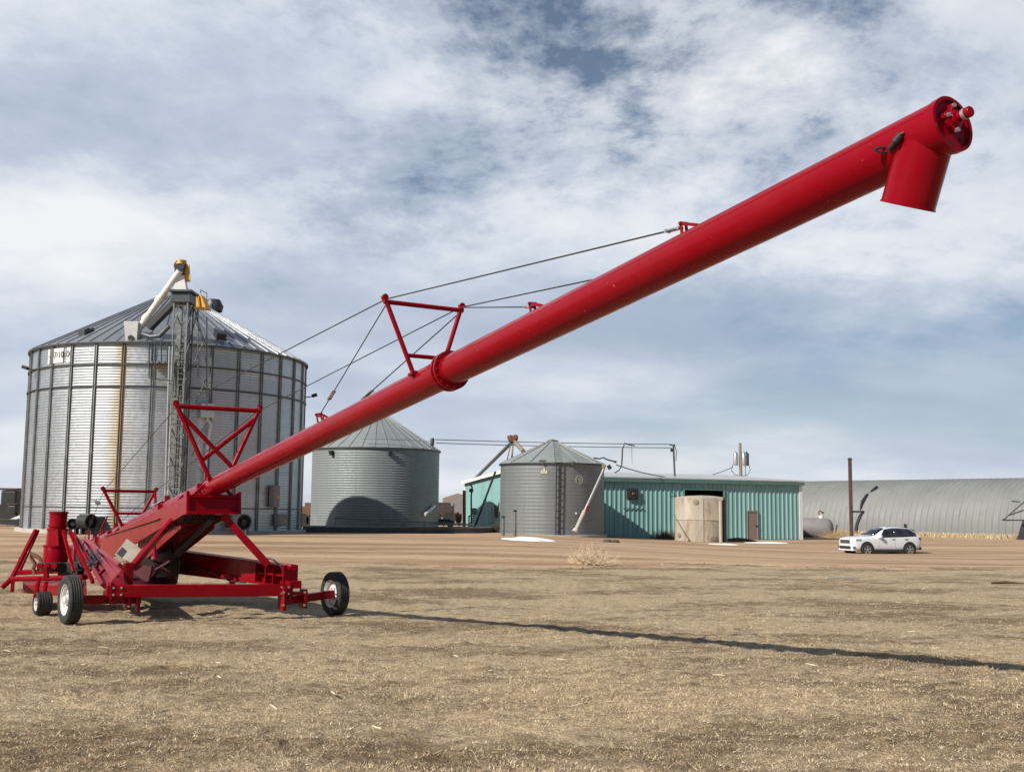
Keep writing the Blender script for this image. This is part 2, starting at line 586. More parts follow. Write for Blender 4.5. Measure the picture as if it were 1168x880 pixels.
# a low rise of bare field far off to the left and behind the yard
gzv = gzv + sstep(220, 900, R_) * (1.2 + 1.6 * vnoise(A_ * 5 + 3, R_ * .0015, 9))
nr, na = R_.shape
verts = np.stack([gx, gy, gzv], -1).reshape(-1, 3)
idx = np.arange(nr * na).reshape(nr, na)
q = np.stack([idx[:-1, :], np.roll(idx, -1, 1)[:-1, :], np.roll(idx, -1, 1)[1:, :], idx[1:, :]], -1).reshape(-1, 4)
me = bpy.data.meshes.new('ground')
vv = np.vstack([verts, [[0, 0, gz(0, 0)]]])
fs = [tuple(t) for t in q.tolist()] + [(int(idx[0, k]), len(vv) - 1, int(idx[0, (k + 1) % na])) for k in range(na)]
me.from_pydata(vv.tolist(), [], fs)
me.polygons.foreach_set('use_smooth', [True] * len(me.polygons))
me.materials.append(M['ground'])
go = bpy.data.objects.new('ground', me)
col.objects.link(go)
tag(go, kind='structure')


def sheet(name, inside, x0, x1, y0, y1, step, m, lift, kind='structure'):
    """an irregular sheet lying on the ground, its edge given by inside(x, y) > 0"""
    xs = np.arange(x0, x1 + step, step); ys = np.arange(y0, y1 + step, step)
    X, Y = np.meshgrid(xs, ys)
    ins = inside(X, Y)
    Z = gza(X, Y) + rough(X, Y) + np.where(ins > 0, lift, -.12)
    me = bpy.data.meshes.new(name)
    nn_, mm = X.shape
    keep = sstep(-.6, 0, ins) > 0
    ix = np.arange(nn_ * mm).reshape(nn_, mm)
    k = keep[:-1, :-1] | keep[1:, :-1] | keep[1:, 1:] | keep[:-1, 1:]
    qq = np.stack([ix[:-1, :-1], ix[:-1, 1:], ix[1:, 1:], ix[1:, :-1]], -1)[k]
    me.from_pydata(np.stack([X, Y, Z], -1).reshape(-1, 3).tolist(), [], qq.tolist())
    me.polygons.foreach_set('use_smooth', [True] * len(me.polygons))
    me.materials.append(M[m])
    o = bpy.data.objects.new(name, me)
    col.objects.link(o)
    return tag(o, kind=kind)


def yard(x, y):
    e = 5.5 * (vnoise(x * .16, y * .16, 21) - .5) + 4.0 * (vnoise(x * .5, y * .6, 22) - .5) + 2.6 * (vnoise(x * 2.3, y * 2.3, 23) - .5)
    near = y - (35.5 + .18 * np.maximum(x, 0)) + e
    far = 118 - y
    return np.minimum(near, far)


sheet('dirt_yard', yard, -75, 75, 30, 118, .5, 'dirt', .035)

# ------------------------------------------------------------------ the red auger
P0 = U(302.7, 526.3, 15.43)
P1 = U(1085, 142, 5.68)
T = (P1 - P0)
tl = T.length
t = T / tl
rr = V((0, 0, 1)).cross(t).normalized()      # level, away from the camera's side
nn = t.cross(rr)                             # up, square to the tube
RT = .15


def AX(s):
    return P0 + T * s


def s_at(px):
    return solve(AX, px, -1.6, 1.05)


def at(s, a, b):
    return AX(s) + rr * a + nn * b


S0 = -1.24
ag = thing('grain_auger', 'long red swing-away grain auger with cable trusses resting on white-rimmed wheels', 'grain auger', (-5.0, 17.5, 0))


def A(mb, name, m='red', par=None, smooth=40, bevel=.006):
    return mb.build(name, m, par or ag, smooth=smooth, bevel=bevel)


# tube: open length with sheet-metal wall
prof = [(RT, 0), (RT, .02)]
k = 60
prof = [(RT * (1 + .0), tl * (S0 + (1.0 - S0) * i / k)) for i in range(k + 1)]
tube_ = A(MB().lathe([(0.0, prof[0][1])] + prof + [(RT - .012, tl * 1.0), (RT - .012, tl * 1.0 - .012), (0.0, tl * 1.0 - .012)], P0, t, 64, X=nn), 'tube', bevel=0)
# a welded seam line low along the tube
A(MB().bar(AX(-.2) + (nn * .42 - rr * .9).normalized() * RT, AX(.995) + (nn * .42 - rr * .9).normalized() * RT, .004, .003), 'seam', par=tube_, bevel=0)

# head: rim, end plate with bearing, spout, hinge
end = AX(1.0)
A(MB().lathe([(RT - .002, -.03), (RT + .006, -.03), (RT + .006, .012), (RT - .014, .012)], end, t, 64, X=nn), 'end_rim', bevel=0)
hp = A(MB().lathe([(0, -.02), (RT - .013, -.02), (RT - .013, -.008), (0, -.008)], end, t, 48, X=nn), 'end_plate', bevel=0)
hs = MB()
for a_, b_, r_ in ((-.062, .045, .022), (.05, .092, .014), (.07, -.07, .014), (-.02, -.112, .016)):
    hs.lathe([(0, -.006), (r_, -.006), (r_, -.004), (0, -.004)], end + rr * a_ + nn * b_, t, 14)
hs.split('plate_hole', 'darkhole', hp)
be = MB()
be.box(end + t * .01 + nn * .03, (.15, .028, .03), rr, nn, t)
be.box(end + t * .012 + nn * .03, (.03, .15, .03), rr, nn, t)
be.lathe([(.0, 0), (.060, 0), (.060, .022), (.044, .028), (.042, .046), (0.030, .05), (.0, .05)], end + nn * .02, t, 20)
be.lathe([(.0, .05), (.026, .05), (.026, .105), (.0, .105)], end + nn * .02, t, 14)
bear = A(be, 'bearing', bevel=.003)
bo = MB()
for a_, b_ in ((-.055, .03), (.055, .03), (0, .095), (0, -.045)):
    bo.lathe([(0, .02), (.012, .02), (.012, .042), (0, .042)], end + rr * a_ + nn * b_, t, 6)
bo.split('bolt', 'galvbright', bear)
A(MB().lathe([(0, .096), (.029, .096), (.030, .122), (.026, .128), (0, .128)], end + nn * .02, t, 16), 'shaft_cap', par=bear, bevel=0)
gr_ = MB().lathe([(0, .078), (.031, .078), (.031, .098), (0, .098)], end + nn * .02, t, 12)
A(gr_, 'shaft_ring', 'galvbright', par=bear, bevel=0)

sd = (V((0, 0, -1)) * .93 - t * .40 ).normalized()
sc = AX(s_at(1056)) - nn * .02
slen = .365
sp_ = MB().lathe([(.146, .02), (.146, slen), (.138, slen), (.138, .04)], sc, sd, 48, X=t)
spout = A(sp_, 'discharge_spout', bevel=0)
A(MB().lathe([(.147, slen - .012), (.150, slen - .010), (.150, slen), (.146, slen)], sc, sd, 48, X=t), 'spout_rim', par=spout, bevel=0)
hd_ = AX(s_at(1015)).y - .155
hi = MB()
hi.path([U(997, 171, hd_), U(1005, 174, hd_), U(1017, 173.5, hd_), U(1022, 170, hd_), U(1015, 168, hd_), U(1003, 168.5, hd_), U(997, 171, hd_)], .007, 8)
hi.tube(U(1015, 170, hd_ - .03), U(1024, 159, hd_ - .10), .015, 8)
hi.tube(U(1021, 162, hd_ - .09), U(1027, 154, hd_ - .11), .022, 10)
hi.tube(U(1026, 154, hd_ - .11), U(1031, 151.5, hd_ - .12), .009, 8)
A(hi, 'hinge', 'black', bevel=0)

# bolted flange joining the two tube lengths
sf = s_at(513)
fl = MB()
for o_ in (-.035, .035):
    fl.lathe([(RT - .005, o_ - .016), (RT + .045, o_ - .016), (RT + .045, o_ + .016), (RT - .005, o_ + .016)], AX(sf), t, 48)
flange = A(fl, 'flange', bevel=.003)
fb = MB()
for i in range(16):
    a_ = 2 * math.pi * i / 16
    d_ = nn * math.cos(a_) + rr * math.sin(a_)
    fb.tube(AX(sf) + d_ * (RT + .025) - t * .07, AX(sf) + d_ * (RT + .025) + t * .07, .009, 6)
fb.split('flange_bolt', 'redold', flange, smooth=40)


# truss frames standing on the tube
def truss(s, width, h, r_, base_w, cross=False, lower=None, lean=0.0):
    root = MB()
    c = AX(s) + t * lean
    tops = [c + rr * (i * width / 2) + nn * h for i in (-1, 1)]
    bases = [AX(s) + rr * (i * base_w / 2) + nn * math.sqrt(max(.0004, RT ** 2 - min(base_w / 2, RT * .95) ** 2)) for i in (-1, 1)]
    bar_ = MB().tube(tops[0] - rr * .03, tops[1] + rr * .03, r_, 10)
    top = A(bar_, 'truss_bar', bevel=0)
    for b_, u_ in zip(bases, tops):
        e_ = (u_ - b_).normalized()
        A(MB().tube(b_ - e_ * .03, u_ + e_ * .06, r_, 10), 'truss_leg', par=top, bevel=0)
        A(MB().box(b_ + nn * .02, (.10, .10, .03), rr, t, nn), 'truss_foot', par=top, bevel=.004)
        A(MB().tube(u_ + e_ * .05 - t * .025, u_ + e_ * .05 + t * .025, r_ * 1.35, 10), 'cable_eye', par=top, bevel=0)
    if cross:
        A(MB().tube(tops[0].lerp(bases[0], .10), bases[1].lerp(tops[1], .18), r_ * .95, 10), 'truss_brace', par=top, bevel=0)
        A(MB().tube(tops[1].lerp(bases[1], .12), bases[0].lerp(tops[0], .26), r_ * .95, 10), 'truss_brace', par=top, bevel=0)
    if lower:
        for f_, k_ in lower:
            A(MB().tube(bases[0].lerp(tops[0], f_), bases[1].lerp(tops[1], f_), r_ * k_, 10), 'truss_brace', par=top, bevel=0)
    return tops


sX = s_at(249)
topX = truss(sX, 1.30, 1.22, .038, .26, cross=True)
s3 = s_at(487)
top3 = truss(s3, .84, .80, .024, .28, lower=[(.28, .9), (.05, .9)])
s1 = s_at(147)
top1 = truss(s1, 1.02, .78, .034, .27, lower=[(.35, .8)])


def bracket(s, side, k=1.0):
    """triangular cable anchor welded on the tube"""
    b_ = AX(s) + (nn * math.cos(side) + rr * math.sin(side)) * RT
    up = (nn * math.cos(side * .4) + rr * math.sin(side * .4))
    sd_ = up.cross(t).normalized()
    mb = MB()
    for i in (-1, 1):
        o_ = sd_ * (.030 * i * k)
        mb.bar(b_ + o_ - t * .01 * k - up * .09 * k, b_ + o_ + up * .10 * k, .012 * k, .035 * k, up=t)
        mb.bar(b_ + o_ + up * .09 * k, b_ + o_ + t * .21 * k, .012 * k, .03 * k, up=up)
    mb.bar(b_ + up * .09 * k - sd_ * .05 * k, b_ + up * .09 * k + sd_ * .05 * k, .03 * k, .03 * k, up=up)
    A(mb, 'cable_bracket', bevel=.002)
    return b_ + up * .06 * k - t * .02


bB = bracket(s_at(786), -.15, .75)
bracket(s_at(795), 1.3, .75)
bC = at(s_at(800), RT + .01, -.02)
bA = bracket(s_at(611), -.1, .8)
bD = bracket(s_at(371), -.45, .95)
bE = bracket(s_at(383), .8, .9)


def cable(p, q, r_=.0065, sag=0.0, turn=None):
    p, q = V(p), V(q)
    pts = [p.lerp(q, i / 14) - V((0, 0, sag * 4 * (i / 14) * (1 - i / 14))) for i in range(15)]
    c_ = A(MB().path(pts, r_, 6), 'truss_cable', 'cable', bevel=0)
    if turn is not None:
        a_, b_ = p.lerp(q, turn), p.lerp(q, min(.995, turn + .22 / (q - p).length))
        e_ = (b_ - a_).normalized(); w_ = e_.cross(V((0, 0, 1))).normalized() * .018
        mb = MB()
        mb.tube(a_ + w_, b_ + w_, .008, 6); mb.tube(a_ - w_, b_ - w_, .008, 6)
        mb.tube(a_ - w_ * 1.4, a_ + w_ * 1.4, .013, 6); mb.tube(b_ - w_ * 1.4, b_ + w_ * 1.4, .013, 6)
        A(mb, 'turnbuckle', 'galvbright', par=c_, bevel=0)


e3 = [p_ + nn * .03 for p_ in top3]
cable(e3[0], bB, turn=.965)
cable(e3[1], bC, turn=.965)
cable(e3[1], bA, turn=.94)
cable(e3[0] - nn * .05, bD, turn=.74)
cable(e3[1] - nn * .05, bE, turn=.74)
cable(topX[0], e3[0]); cable(topX[1], e3[1])
cable(top1[0], topX[0], .006); cable(top1[1], topX[1], .006)
lo = AX(S0 + .02)
cable(top1[0], lo - rr * .1, .006); cable(top1[1], lo + rr * .1, .006)

# hydraulic hose looping from the small truss down the tube side
hz_ = [top1[1] + nn * .0, top1[1] - nn * .35 + t * .1, at(s1 + .03, .22, .25), at(s1 - .05, .17, .12), at(s1 - .12, .16, .08)]
A(MB().path(hz_, .03, 8), 'hose_guard', bevel=0)

# clamps and small brackets round the low end of the tube
cl = MB()
for s_, h_ in ((s_at(133), .06), (s_at(118), .07), (s_at(109), .05), (s_at(192), .05), (s_at(238), .05)):
    cl.lathe([(RT, -.03), (RT + .018, -.03), (RT + .018, .03), (RT, .03)], AX(s_), t, 32)
    cl.box(at(s_, -RT - .02, .03), (.06, .10, .12), rr, t, nn)
    cl.box(at(s_, -.02, RT + .05), (.10, .04, .10), rr, t, nn)
cl.split('tube_clamp', 'redold', ag, smooth=40, bevel=.003)
lv = MB()
lv.path([at(s_at(113), 0, .14), at(s_at(116), 0, .34), at(s_at(122), 0, .52)], [.028, .022, .016], 8)
lv.tube(at(s_at(106), -.1, .1), at(s_at(106), -.1, .42), .02, 8)
lv.split('latch_lever', 'red', ag, smooth=40)
A(MB().box(at(s_at(188), -.06, RT + .003), (.14, .55, .006), rr, t, nn), 'decal', 'white', bevel=0)

# box-shaped lift track under the tube: side plates, cover, near end
sa, sb = s_at(244), s_at(137)
W_ = .40
tb = MB()
for o_ in (-W_, W_ - .03):                                   # a channel open below: two side plates, a top, an end plate
    tb.hexa([at(sb, o_, -.66), at(sb, o_ + .03, -.66), at(sa, o_ + .03, -.40), at(sa, o_, -.40),
             at(sb, o_, -.13), at(sb, o_ + .03, -.13), at(sa, o_ + .03, -.125), at(sa, o_, -.125)])
tb.hexa([at(sb, -W_ + .03, -.16), at(sb, W_ - .03, -.16), at(sa, W_ - .03, -.155), at(sa, -W_ + .03, -.155),
         at(sb, -W_ + .03, -.135), at(sb, W_ - .03, -.135), at(sa, W_ - .03, -.13), at(sa, -W_ + .03, -.13)])
tb.box(at(sa, 0, -.27) - t * .02, (2 * W_ - .06, .02, .22), rr, t, nn)
track = A(tb, 'lift_track', bevel=.006)
ed = MB()
ed.box(at(sa, -W_ - .01, -.25) - t * .06, (.05, .16, .36), rr, t, nn)
ed.box(at(sa, W_ + .01, -.25) - t * .06, (.05, .16, .36), rr, t, nn)
ed.box(at(sa, 0, -.41) - t * .02, (.86, .10, .05), rr, t, nn)
ed.box(at(sa, 0, -.15) + t * .03, (.72, .05, .05), rr, t, nn)
A(ed, 'track_end', par=track, bevel=.004)
sad = MB()
for s_ in (sa - .004, sa - .12, sb + .05):
    sad.bar(at(s_, -.3, -.125), at(s_, -.12, .05), .05, .05, up=t)
    sad.bar(at(s_, .3, -.125), at(s_, .12, .05), .05, .05, up=t)
sad.split('tube_saddle', 'red', ag, bevel=.004)
st = MB()
st.bar(at(sb + .05, -W_ - .012, -.12), at(sa - .16, -W_ - .012, -.30), .02, .05, up=rr)
A(st, 'track_rib', par=track, bevel=.003)
# lower channel swung down under the track
s2a, s2b = s_at(226), s_at(170)
lc = MB()
for o_ in (-.28, .25):
    lc.hexa([at(s2b, o_, -.98), at(s2b, o_ + .03, -.98), at(s2a, o_ + .03, -.56), at(s2a, o_, -.56),
             at(s2b, o_, -.62), at(s2b, o_ + .03, -.62), at(s2a, o_ + .03, -.47), at(s2a, o_, -.47)])
lc.hexa([at(s2b, -.25, -.66), at(s2b, .25, -.66), at(s2a, .25, -.495), at(s2a, -.25, -.495),
         at(s2b, -.25, -.63), at(s2b, .25, -.63), at(s2a, .25, -.475), at(s2a, -.25, -.475)])
low = A(lc, 'lower_channel', bevel=.006)
pv = MB()
for a_ in (-.24, .24):
    pv.prism([at(s2b, a_, -.55), at(s2b + .06, a_, -.60), at(s2b + .12, a_, -.95), at(s2b + .10, a_, -1.3), at(s2b + .02, a_, -1.42), at(s2b - .12, a_, -1.25), at(s2b - .10, a_, -.8)], rr * .03)
pv.tube(at(s2b + .02, -.36, -1.2), at(s2b + .02, .36, -1.2), .07, 12)
pv.tube(at(s2b - .02, -.30, -.85), at(s2b - .02, .30, -.85), .05, 12)
pv.box(at(s2b - .02, 0, -1.28), (.62, .5, .10), rr, t, nn)
A(pv, 'pivot_bracket', 'darkred', bevel=.004)
cy = MB()
cy.tube(at(sa - .02, .05, -.47), at(s2b + .05, .05, -1.05), .045, 12)
cy.tube(at(s2b + .05, .05, -1.05), at(s2b - .03, .05, -1.25), .03, 12)
A(cy, 'lift_cylinder', 'black', bevel=0)

# axle and wheels
Wn = V((-6.38, 16.3, gz(-6.4, 16.3))); Wf = V((-2.87, 18.4, gz(-2.87, 18.4)))
RW = .352
ax_ = (Wf - Wn); ax_.z = 0; ax_.normalize()
fwd_ = V((0, 0, 1)).cross(ax_)                      # away from the viewer
pA, pB = U(121, 673.5, 16.55), U(333, 672.5, 17.7)
A(MB().bar(pA, pB, .17, .18), 'axle_beam', bevel=.01)
hubn = V((Wn.x, Wn.y, Wn.z + RW)); hubf = V((Wf.x, Wf.y, Wf.z + RW))
ln = MB()
ln.bar(hubn, U(160, 683, 16.9), .12, .125)
ln.box(U(146, 683, 16.78), (.06, .22, .30), ax_, fwd_)
ln.box(U(157, 684, 16.85), (.04, .20, .34), ax_, fwd_)
A(ln, 'spindle_beam', bevel=.006)
lf = MB()
lf.bar(U(320, 685.5, 17.65), hubf, .12, .125)
lf.box(U(322, 682, 17.62), (.06, .26, .36), ax_, fwd_)
lf.box(U(346, 682, 17.85), (.05, .24, .30), ax_, fwd_)
lf.box(U(334, 676, 17.75), (.42, .22, .05), ax_, fwd_)
A(lf, 'spindle_beam', bevel=.006)
pn = MB()
for q_, d_ in ((126, 16.5), (156, 16.72), (324, 17.5)):
    pn.tube(U(q_, 676, d_), U(q_, 691, d_), .012, 6)
pn.split('locking_pin', 'redold', ag)


bh = MB()
for f_ in (.03, .07, .93, .97):
    c_ = pA.lerp(pB, f_)
    for z_ in (-.05, .05):
        bh.lathe([(0, .082), (.018, .082), (.018, .10), (0, .10)], c_ + V((0, 0, z_)), -fwd_, 6)
for c_ in (U(146, 683, 16.7), U(322, 682, 17.5), U(346, 682, 17.7)):
    for z_ in (-.10, .10):
        bh.lathe([(0, .0), (.016, .0), (.016, .03), (0, .03)], c_ + V((0, 0, z_)) - fwd_ * .04, -fwd_, 6)
bh.split('bolt_head', 'galvbright', ag)
A(MB().box(pA.lerp(pB, .02), (.03, .20, .26), ax_, fwd_), 'axle_flange', bevel=.004)
A(MB().box(pA.lerp(pB, .98), (.03, .20, .26), ax_, fwd_), 'axle_flange', bevel=.004)


def wheel(c, axis, r, wd, name='wheel', par=None, rm='rim'):
    """axis points out of the dished side"""
    axis = V(axis).normalized()
    root = MB()
    e = wd / 2
    root.lathe([(r * .16, -e * .5), (r * .16, e * .85), (r * .10, e * 1.0), (0, e * 1.0)], c, axis, 20)
    hub = root.build(name, rm, ag, smooth=40)
    pr = [(r * .60, -e * .80), (r * .72, -e * .96), (r * .86, -e * 1.0), (r * .95, -e * .92), (r * .985, -e * .72)]
    g = []
    for k_ in range(9):                                # ribbed tread
        z_ = -e * .68 + e * 1.36 * k_ / 8
        g.append((r * (1.0 if k_ % 2 == 0 else .975), z_ - e * .05)); g.append((r * (1.0 if k_ % 2 == 0 else .975), z_ + e * .05))
    pr += g + [(x_, -z_) for x_, z_ in reversed(pr)]
    MB().lathe(pr, c, axis, 48).build('tyre', 'rubber', hub, smooth=35)
    rim = MB().lathe([(r * .60, -e * .8), (r * .63, -e * .86), (r * .63, -e * .8), (r * .56, -e * .6), (r * .54, 0), (r * .50, e * .15), (r * .42, e * .28),
                      (r * .30, e * .22), (r * .20, e * .38), (r * .05, e * .40), (0, e * .40)], c, axis, 40)
    rim.lathe([(r * .54, 0), (r * .56, e * .6), (r * .63, e * .8), (r * .63, e * .86), (r * .60, e * .8)], c, axis, 40)
    rim.build('rim', rm, hub, smooth=40)
    lg = MB()
    for k_ in range(6):
        a_ = 2 * math.pi * k_ / 6
        x_ = axis.cross(V((0, 0, 1))).normalized(); y_ = axis.cross(x_)
        lg.lathe([(0, 0), (r * .035, 0), (r * .035, e * .2), (0, e * .2)], c + (x_ * math.cos(a_) + y_ * math.sin(a_)) * r * .27 + axis * e * .22, axis, 6)
    lg.split('lug_nut', 'steel', hub, smooth=30)
    return hub


wax = V((-.80, -.60, 0))
wheel(hubn, wax, RW, .20)
wheel(hubf, wax, RW, .20)

# transport arms from the axle ends back to the intake end
L0, L1, L2 = U(91, 616, 22.2), U(106, 643, 19.4), U(121, 669, 16.75)
R0, R1, R2, R3 = U(101, 617, 21.8), U(121, 631, 19.4), U(141, 647, 17.05), U(141, 668, 16.85)
arm = MB()
dv = (.03, .10, -.05)
for poly in ((L0, L1, R1, R0), (L1, L2, R2, R1), (L2, R3, R2)):
    arm.prism(list(poly), dv)
arm1 = A(arm, 'transport_arm', 'redold', bevel=0)
kq = [L0, R0, R2, R3, L2, L1]
ar = MB()
for a_, b_, w_, h_ in ((R0, R2, .06, .12), (L0, L2, .06, .10), (L0.lerp(R0, .45), U(131, 668, 16.8), .05, .07), (R0, U(137, 658, 16.95), .04, .05)):
    ar.bar(a_ - V((.02, .04, -.02)), b_ - V((.02, .04, -.02)), w_, h_, up=(-.6, -.5, .6))
for f_ in (.15, .32, .5, .66, .84):
    c_, d2 = L0.lerp(L2, f_), R0.lerp(R2, f_)
    ar.bar(c_.lerp(d2, .05) - V((.03, .05, -.03)), c_.lerp(d2, .42) - V((.03, .05, -.03)), .05, .05, up=(-.6, -.5, .6))
ar.split('arm_rib', 'redold', arm1, bevel=.004)
ta = MB()
ta.box(U(146, 657, 17.1), (.13, .14, .42), ax_, fwd_)
A(ta, 'strut_post', bevel=.008)
ra, rb = U(331, 656.5, 17.75), U(203, 640.0, 21.4)
arm = MB()
ud = (rb - ra).normalized(); sd2 = ud.cross(V((0, 0, 1))).normalized(); un = sd2.cross(ud)
h1, h2 = .175, .21
f0 = .22
m1, = (ra.lerp(rb, f0),)
arm.bar(m1, rb, .22, .36, w2=.22, h2=.44)
arm2 = A(arm, 'transport_arm', bevel=.01)
fk = MB()
fk.bar(ra, m1, .20, .03, up=(0, 0, 1))
fk.bar(ra + V((0, 0, .16)), m1 + V((0, 0, .16)), .24, .03)
fk.bar(ra - V((0, 0, .16)), m1 - V((0, 0, .16)), .24, .03)
for f_ in (.0, .35, .62, .98):
    c_ = ra.lerp(m1, f_)
    fk.box(c_, (.26, .025, .33), sd2, V((ud.x, ud.y, 0)).normalized())
fk.bar(ra + fwd_ * .10, m1 + fwd_ * .10, .02, .33)
fk.tube(ra - ax_ * .02 + V((0, 0, .14)) - fwd_ * .18, ra + V((0, 0, .14)) + fwd_ * .18, .055, 12)
A(fk, 'arm_fork', par=arm2, bevel=.005)
ft = MB()
ft.box(U(262, 657, 19.2), (.26, .16, .05), ax_, fwd_); ft.box(U(265, 661, 19.2), (.08, .10, .16), ax_, fwd_)
A(ft, 'arm_stop', par=arm2, bevel=.004)
hr = MB()
hr.path([U(304, 636, 17.8), U(312, 638, 17.7), U(320, 645, 17.7), U(324, 652, 17.7)], .014, 6)
hr.path([U(215, 645, 20.5), U(240, 652, 19.8), U(262, 662, 19.2), U(280, 664, 18.7)], .012, 6)
hr.split('hydraulic_hose', 'black', ag, smooth=40)
A(MB().box(U(334, 666, 17.72), (.22, .20, .12), ax_, fwd_), 'arm_foot', bevel=.006)
# slanting struts
sk = MB()
pa, pb = U(199, 590, 18.4), U(149, 649, 17.1)
sk.bar(pa, pb, .075, .085)
A(sk, 'slant_strut', bevel=.008)
pp = MB()
pp.box(U(197, 590, 18.5), (.12, .12, .26), ax_, fwd_)
A(pp, 'strut_lug', bevel=.006)
sk = MB()
sk.bar(U(255, 588, 17.75), U(306, 644, 17.9), .10, .115)
A(sk, 'slant_strut', bevel=.008)
x_ = MB()
x_.tube(U(192, 640, 19.4), U(174, 650, 18.2), .03, 8)
x_.tube(U(170, 640, 18.6), U(192, 652, 19.2), .03, 8)
x_.tube(U(176, 622, 19.0), U(177, 640, 18.8), .03, 8)
x_.split('cross_link', 'red', ag, smooth=40)
# loose cream boards propped inside the frame
q_ = [U(144, 615, 18.6), U(160, 627, 18.2), U(149, 641, 17.6), U(131, 632, 18.0)]
bd = A(MB().prism(q_, (.01, .02, .012)), 'cream_guard', 'cream', bevel=0)
c_ = (q_[2] + q_[3]) / 2
e1, e2 = (q_[2] - q_[3]) , (q_[0] - q_[3])
A(MB().prism([q_[3] + e1 * .05 + e2 * .08 - V((.004, .012, 0)), q_[3] + e1 * .48 + e2 * .02 - V((.004, .012, 0)), q_[3] + e1 * .50 + e2 * .45 - V((.004, .012, 0)), q_[3] + e1 * .1 + e2 * .55 - V((.004, .012, 0))], (.0, .006, .0)), 'guard_patch', 'black', par=bd, bevel=0)
A(MB().prism([U(158, 643, 18.4), U(164, 634, 18.4), U(172, 640, 18.4), U(176, 646, 18.4)], (.01, .02, .012)), 'cream_guard', 'cream', bevel=0)

# intake boot at the low end
ib = MB()
ib.box(at(S0 + .01, 0, -.05), (.52, .50, .46), rr, t, nn)
ib.box(at(S0 + .07, 0, -.02), (.40, .60, .36), rr, t, nn)
A(ib, 'intake_boot', 'redold', bevel=.02)
ig = MB()
ig.lathe([(0, -.02), (.12, -.02), (.12, .06), (.05, .10), (0, .10)], at(S0 - .005, -.28, 0), -rr, 16)
A(ig, 'boot_bearing', 'black', bevel=0)

# swing hopper folded alongside: floor frame, upright spout, struts, small wheels
D0 = 19.0
hf = MB()
zt = U(95, 656, 18.7)
hf.tube(U(13, 660, 18.9), U(97, 658, 18.4), .045, 10)
hf.tube(U(13, 660, 18.9), U(2, 670, 18.8), .045, 10)
hf.bar(U(18, 653, 20.2), U(98, 649, 19.9), .09, .09)
hf.bar(U(14, 656, 20.1), U(12, 660, 18.9), .07, .07)
hf.bar(U(98, 650, 19.8), U(98, 658, 18.4), .07, .07)
hopper = A(hf, 'swing_hopper', bevel=.004)
hp_ = MB()
hp_.hexa([U(26, 676, 19.4), U(98, 682, 19.0), U(99, 674, 20.4), U(26, 668, 20.6), U(26, 666, 19.4), U(98, 666, 19.0), U(98, 657, 20.2), U(26, 657, 20.4)])
hopan = A(hp_, 'hopper_pan', 'redold', par=hopper, bevel=.01)
fr = MB()
fr.bar(U(15, 660, 18.85), U(14, 675, 18.8), .06, .06)
fr.bar(U(45, 659, 18.5), U(40, 680, 18.3), .05, .07)
fr.bar(U(52, 646, 18.3), U(53, 659, 18.3), .07, .07)
fr.split('hopper_strut', 'red', hopper, bevel=.004)
for a_, b_, w0_ in ((U(14, 658, 19.0), U(41, 604, 19.6), .06), (U(23, 650, 19.6), U(44, 604, 19.9), .04), (U(84, 652, 18.2), U(72, 605, 18.8), .05),
                    (U(106, 664, 17.9), U(80, 606, 18.9), .055), (U(112, 660, 18.6), U(84, 607, 19.5), .035)):
    A(MB().bar(a_, b_, w0_, w0_), 'hopper_strut', par=hopper, bevel=.006)
zs = U(63, 640, 19.0); ze = U(67, 583, 19.0)
sax = (ze - zs).normalized()
hl = (ze - zs).length
us = MB()
rS = .145
us.lathe([(0, .0), (.20, .0), (.20, .24), (.17, .28), (.16, .52), (rS, .55), (rS, hl), (rS - .012, hl), (rS - .012, hl - .1), (0, hl - .1)], zs, sax, 32)
sptube = A(us, 'upright_spout', par=hopper, bevel=0)
bn = MB()
for h_, r_ in ((.26, .205), (.54, .166), (.60, .152), (hl - .02, .153)):
    bn.lathe([(r_ - .01, h_ - .018), (r_ + .006, h_ - .018), (r_ + .006, h_ + .018), (r_ - .01, h_ + .018)], zs, sax, 32)
bn.prism([U(57, 605, 18.84), U(66, 604, 18.82), U(67, 622, 18.78), U(55, 622, 18.80)], (0, .12, 0))
bn.split('spout_band', 'red', hopper, smooth=40)
gb = MB()
gb.lathe([(0, -.16), (.24, -.16), (.24, -.02), (.20, .0), (0, .0)], zs, sax, 24)
gb.box(zs + V((.26, .05, -.14)), (.34, .3, .26))
gb.tube(zs + V((-.28, -.05, -.10)), zs + V((-.1, 0, -.06)), .06, 10)
A(gb, 'gearbox', 'black', par=hopper, bevel=.006)
gr2 = MB()
for x0_ in (-.14, -.02, .10):
    gr2.lathe([(0, 0), (.05, 0), (.05, .05), (0, .05)], zs + V((x0_, -.24, -.06)), (0, -1, 0), 12)
gr2.split('hydraulic_fitting', 'red', hopper, smooth=40)
lev = MB()
lev.path([U(49, 643, 19.3), U(45, 636, 19.3), U(35, 631, 19.3), U(36, 637, 19.3), U(40, 643, 19.3), U(38, 648, 19.3), U(40, 655, 19.3)], .035, 8)
A(lev, 'hand_lever', 'rust', par=hopper, bevel=0)
hs_ = MB()
for k_, (x0_, y0_) in enumerate(((99, 621), (103, 616), (95, 626))):
    hs_.path([U(x0_ - 12, 632 + 5 * k_, 18.6), U(x0_ - 6, 646 + 2 * k_, 18.3), U(x0_ + 4, 650, 18.2), U(x0_ + 8, 642, 18.6), U(x0_ - 2, y0_ + 10, 20.0)], .022, 6)
hs_.split('hydraulic_hose', 'black', hopper, smooth=40)
sw1 = V(tuple(U(49, 679, 18.4))); sw1.z = gz(sw1.x, sw1.y) + .19
wheel(sw1, (-.80, -.60, 0), .19, .24, 'hopper_wheel')
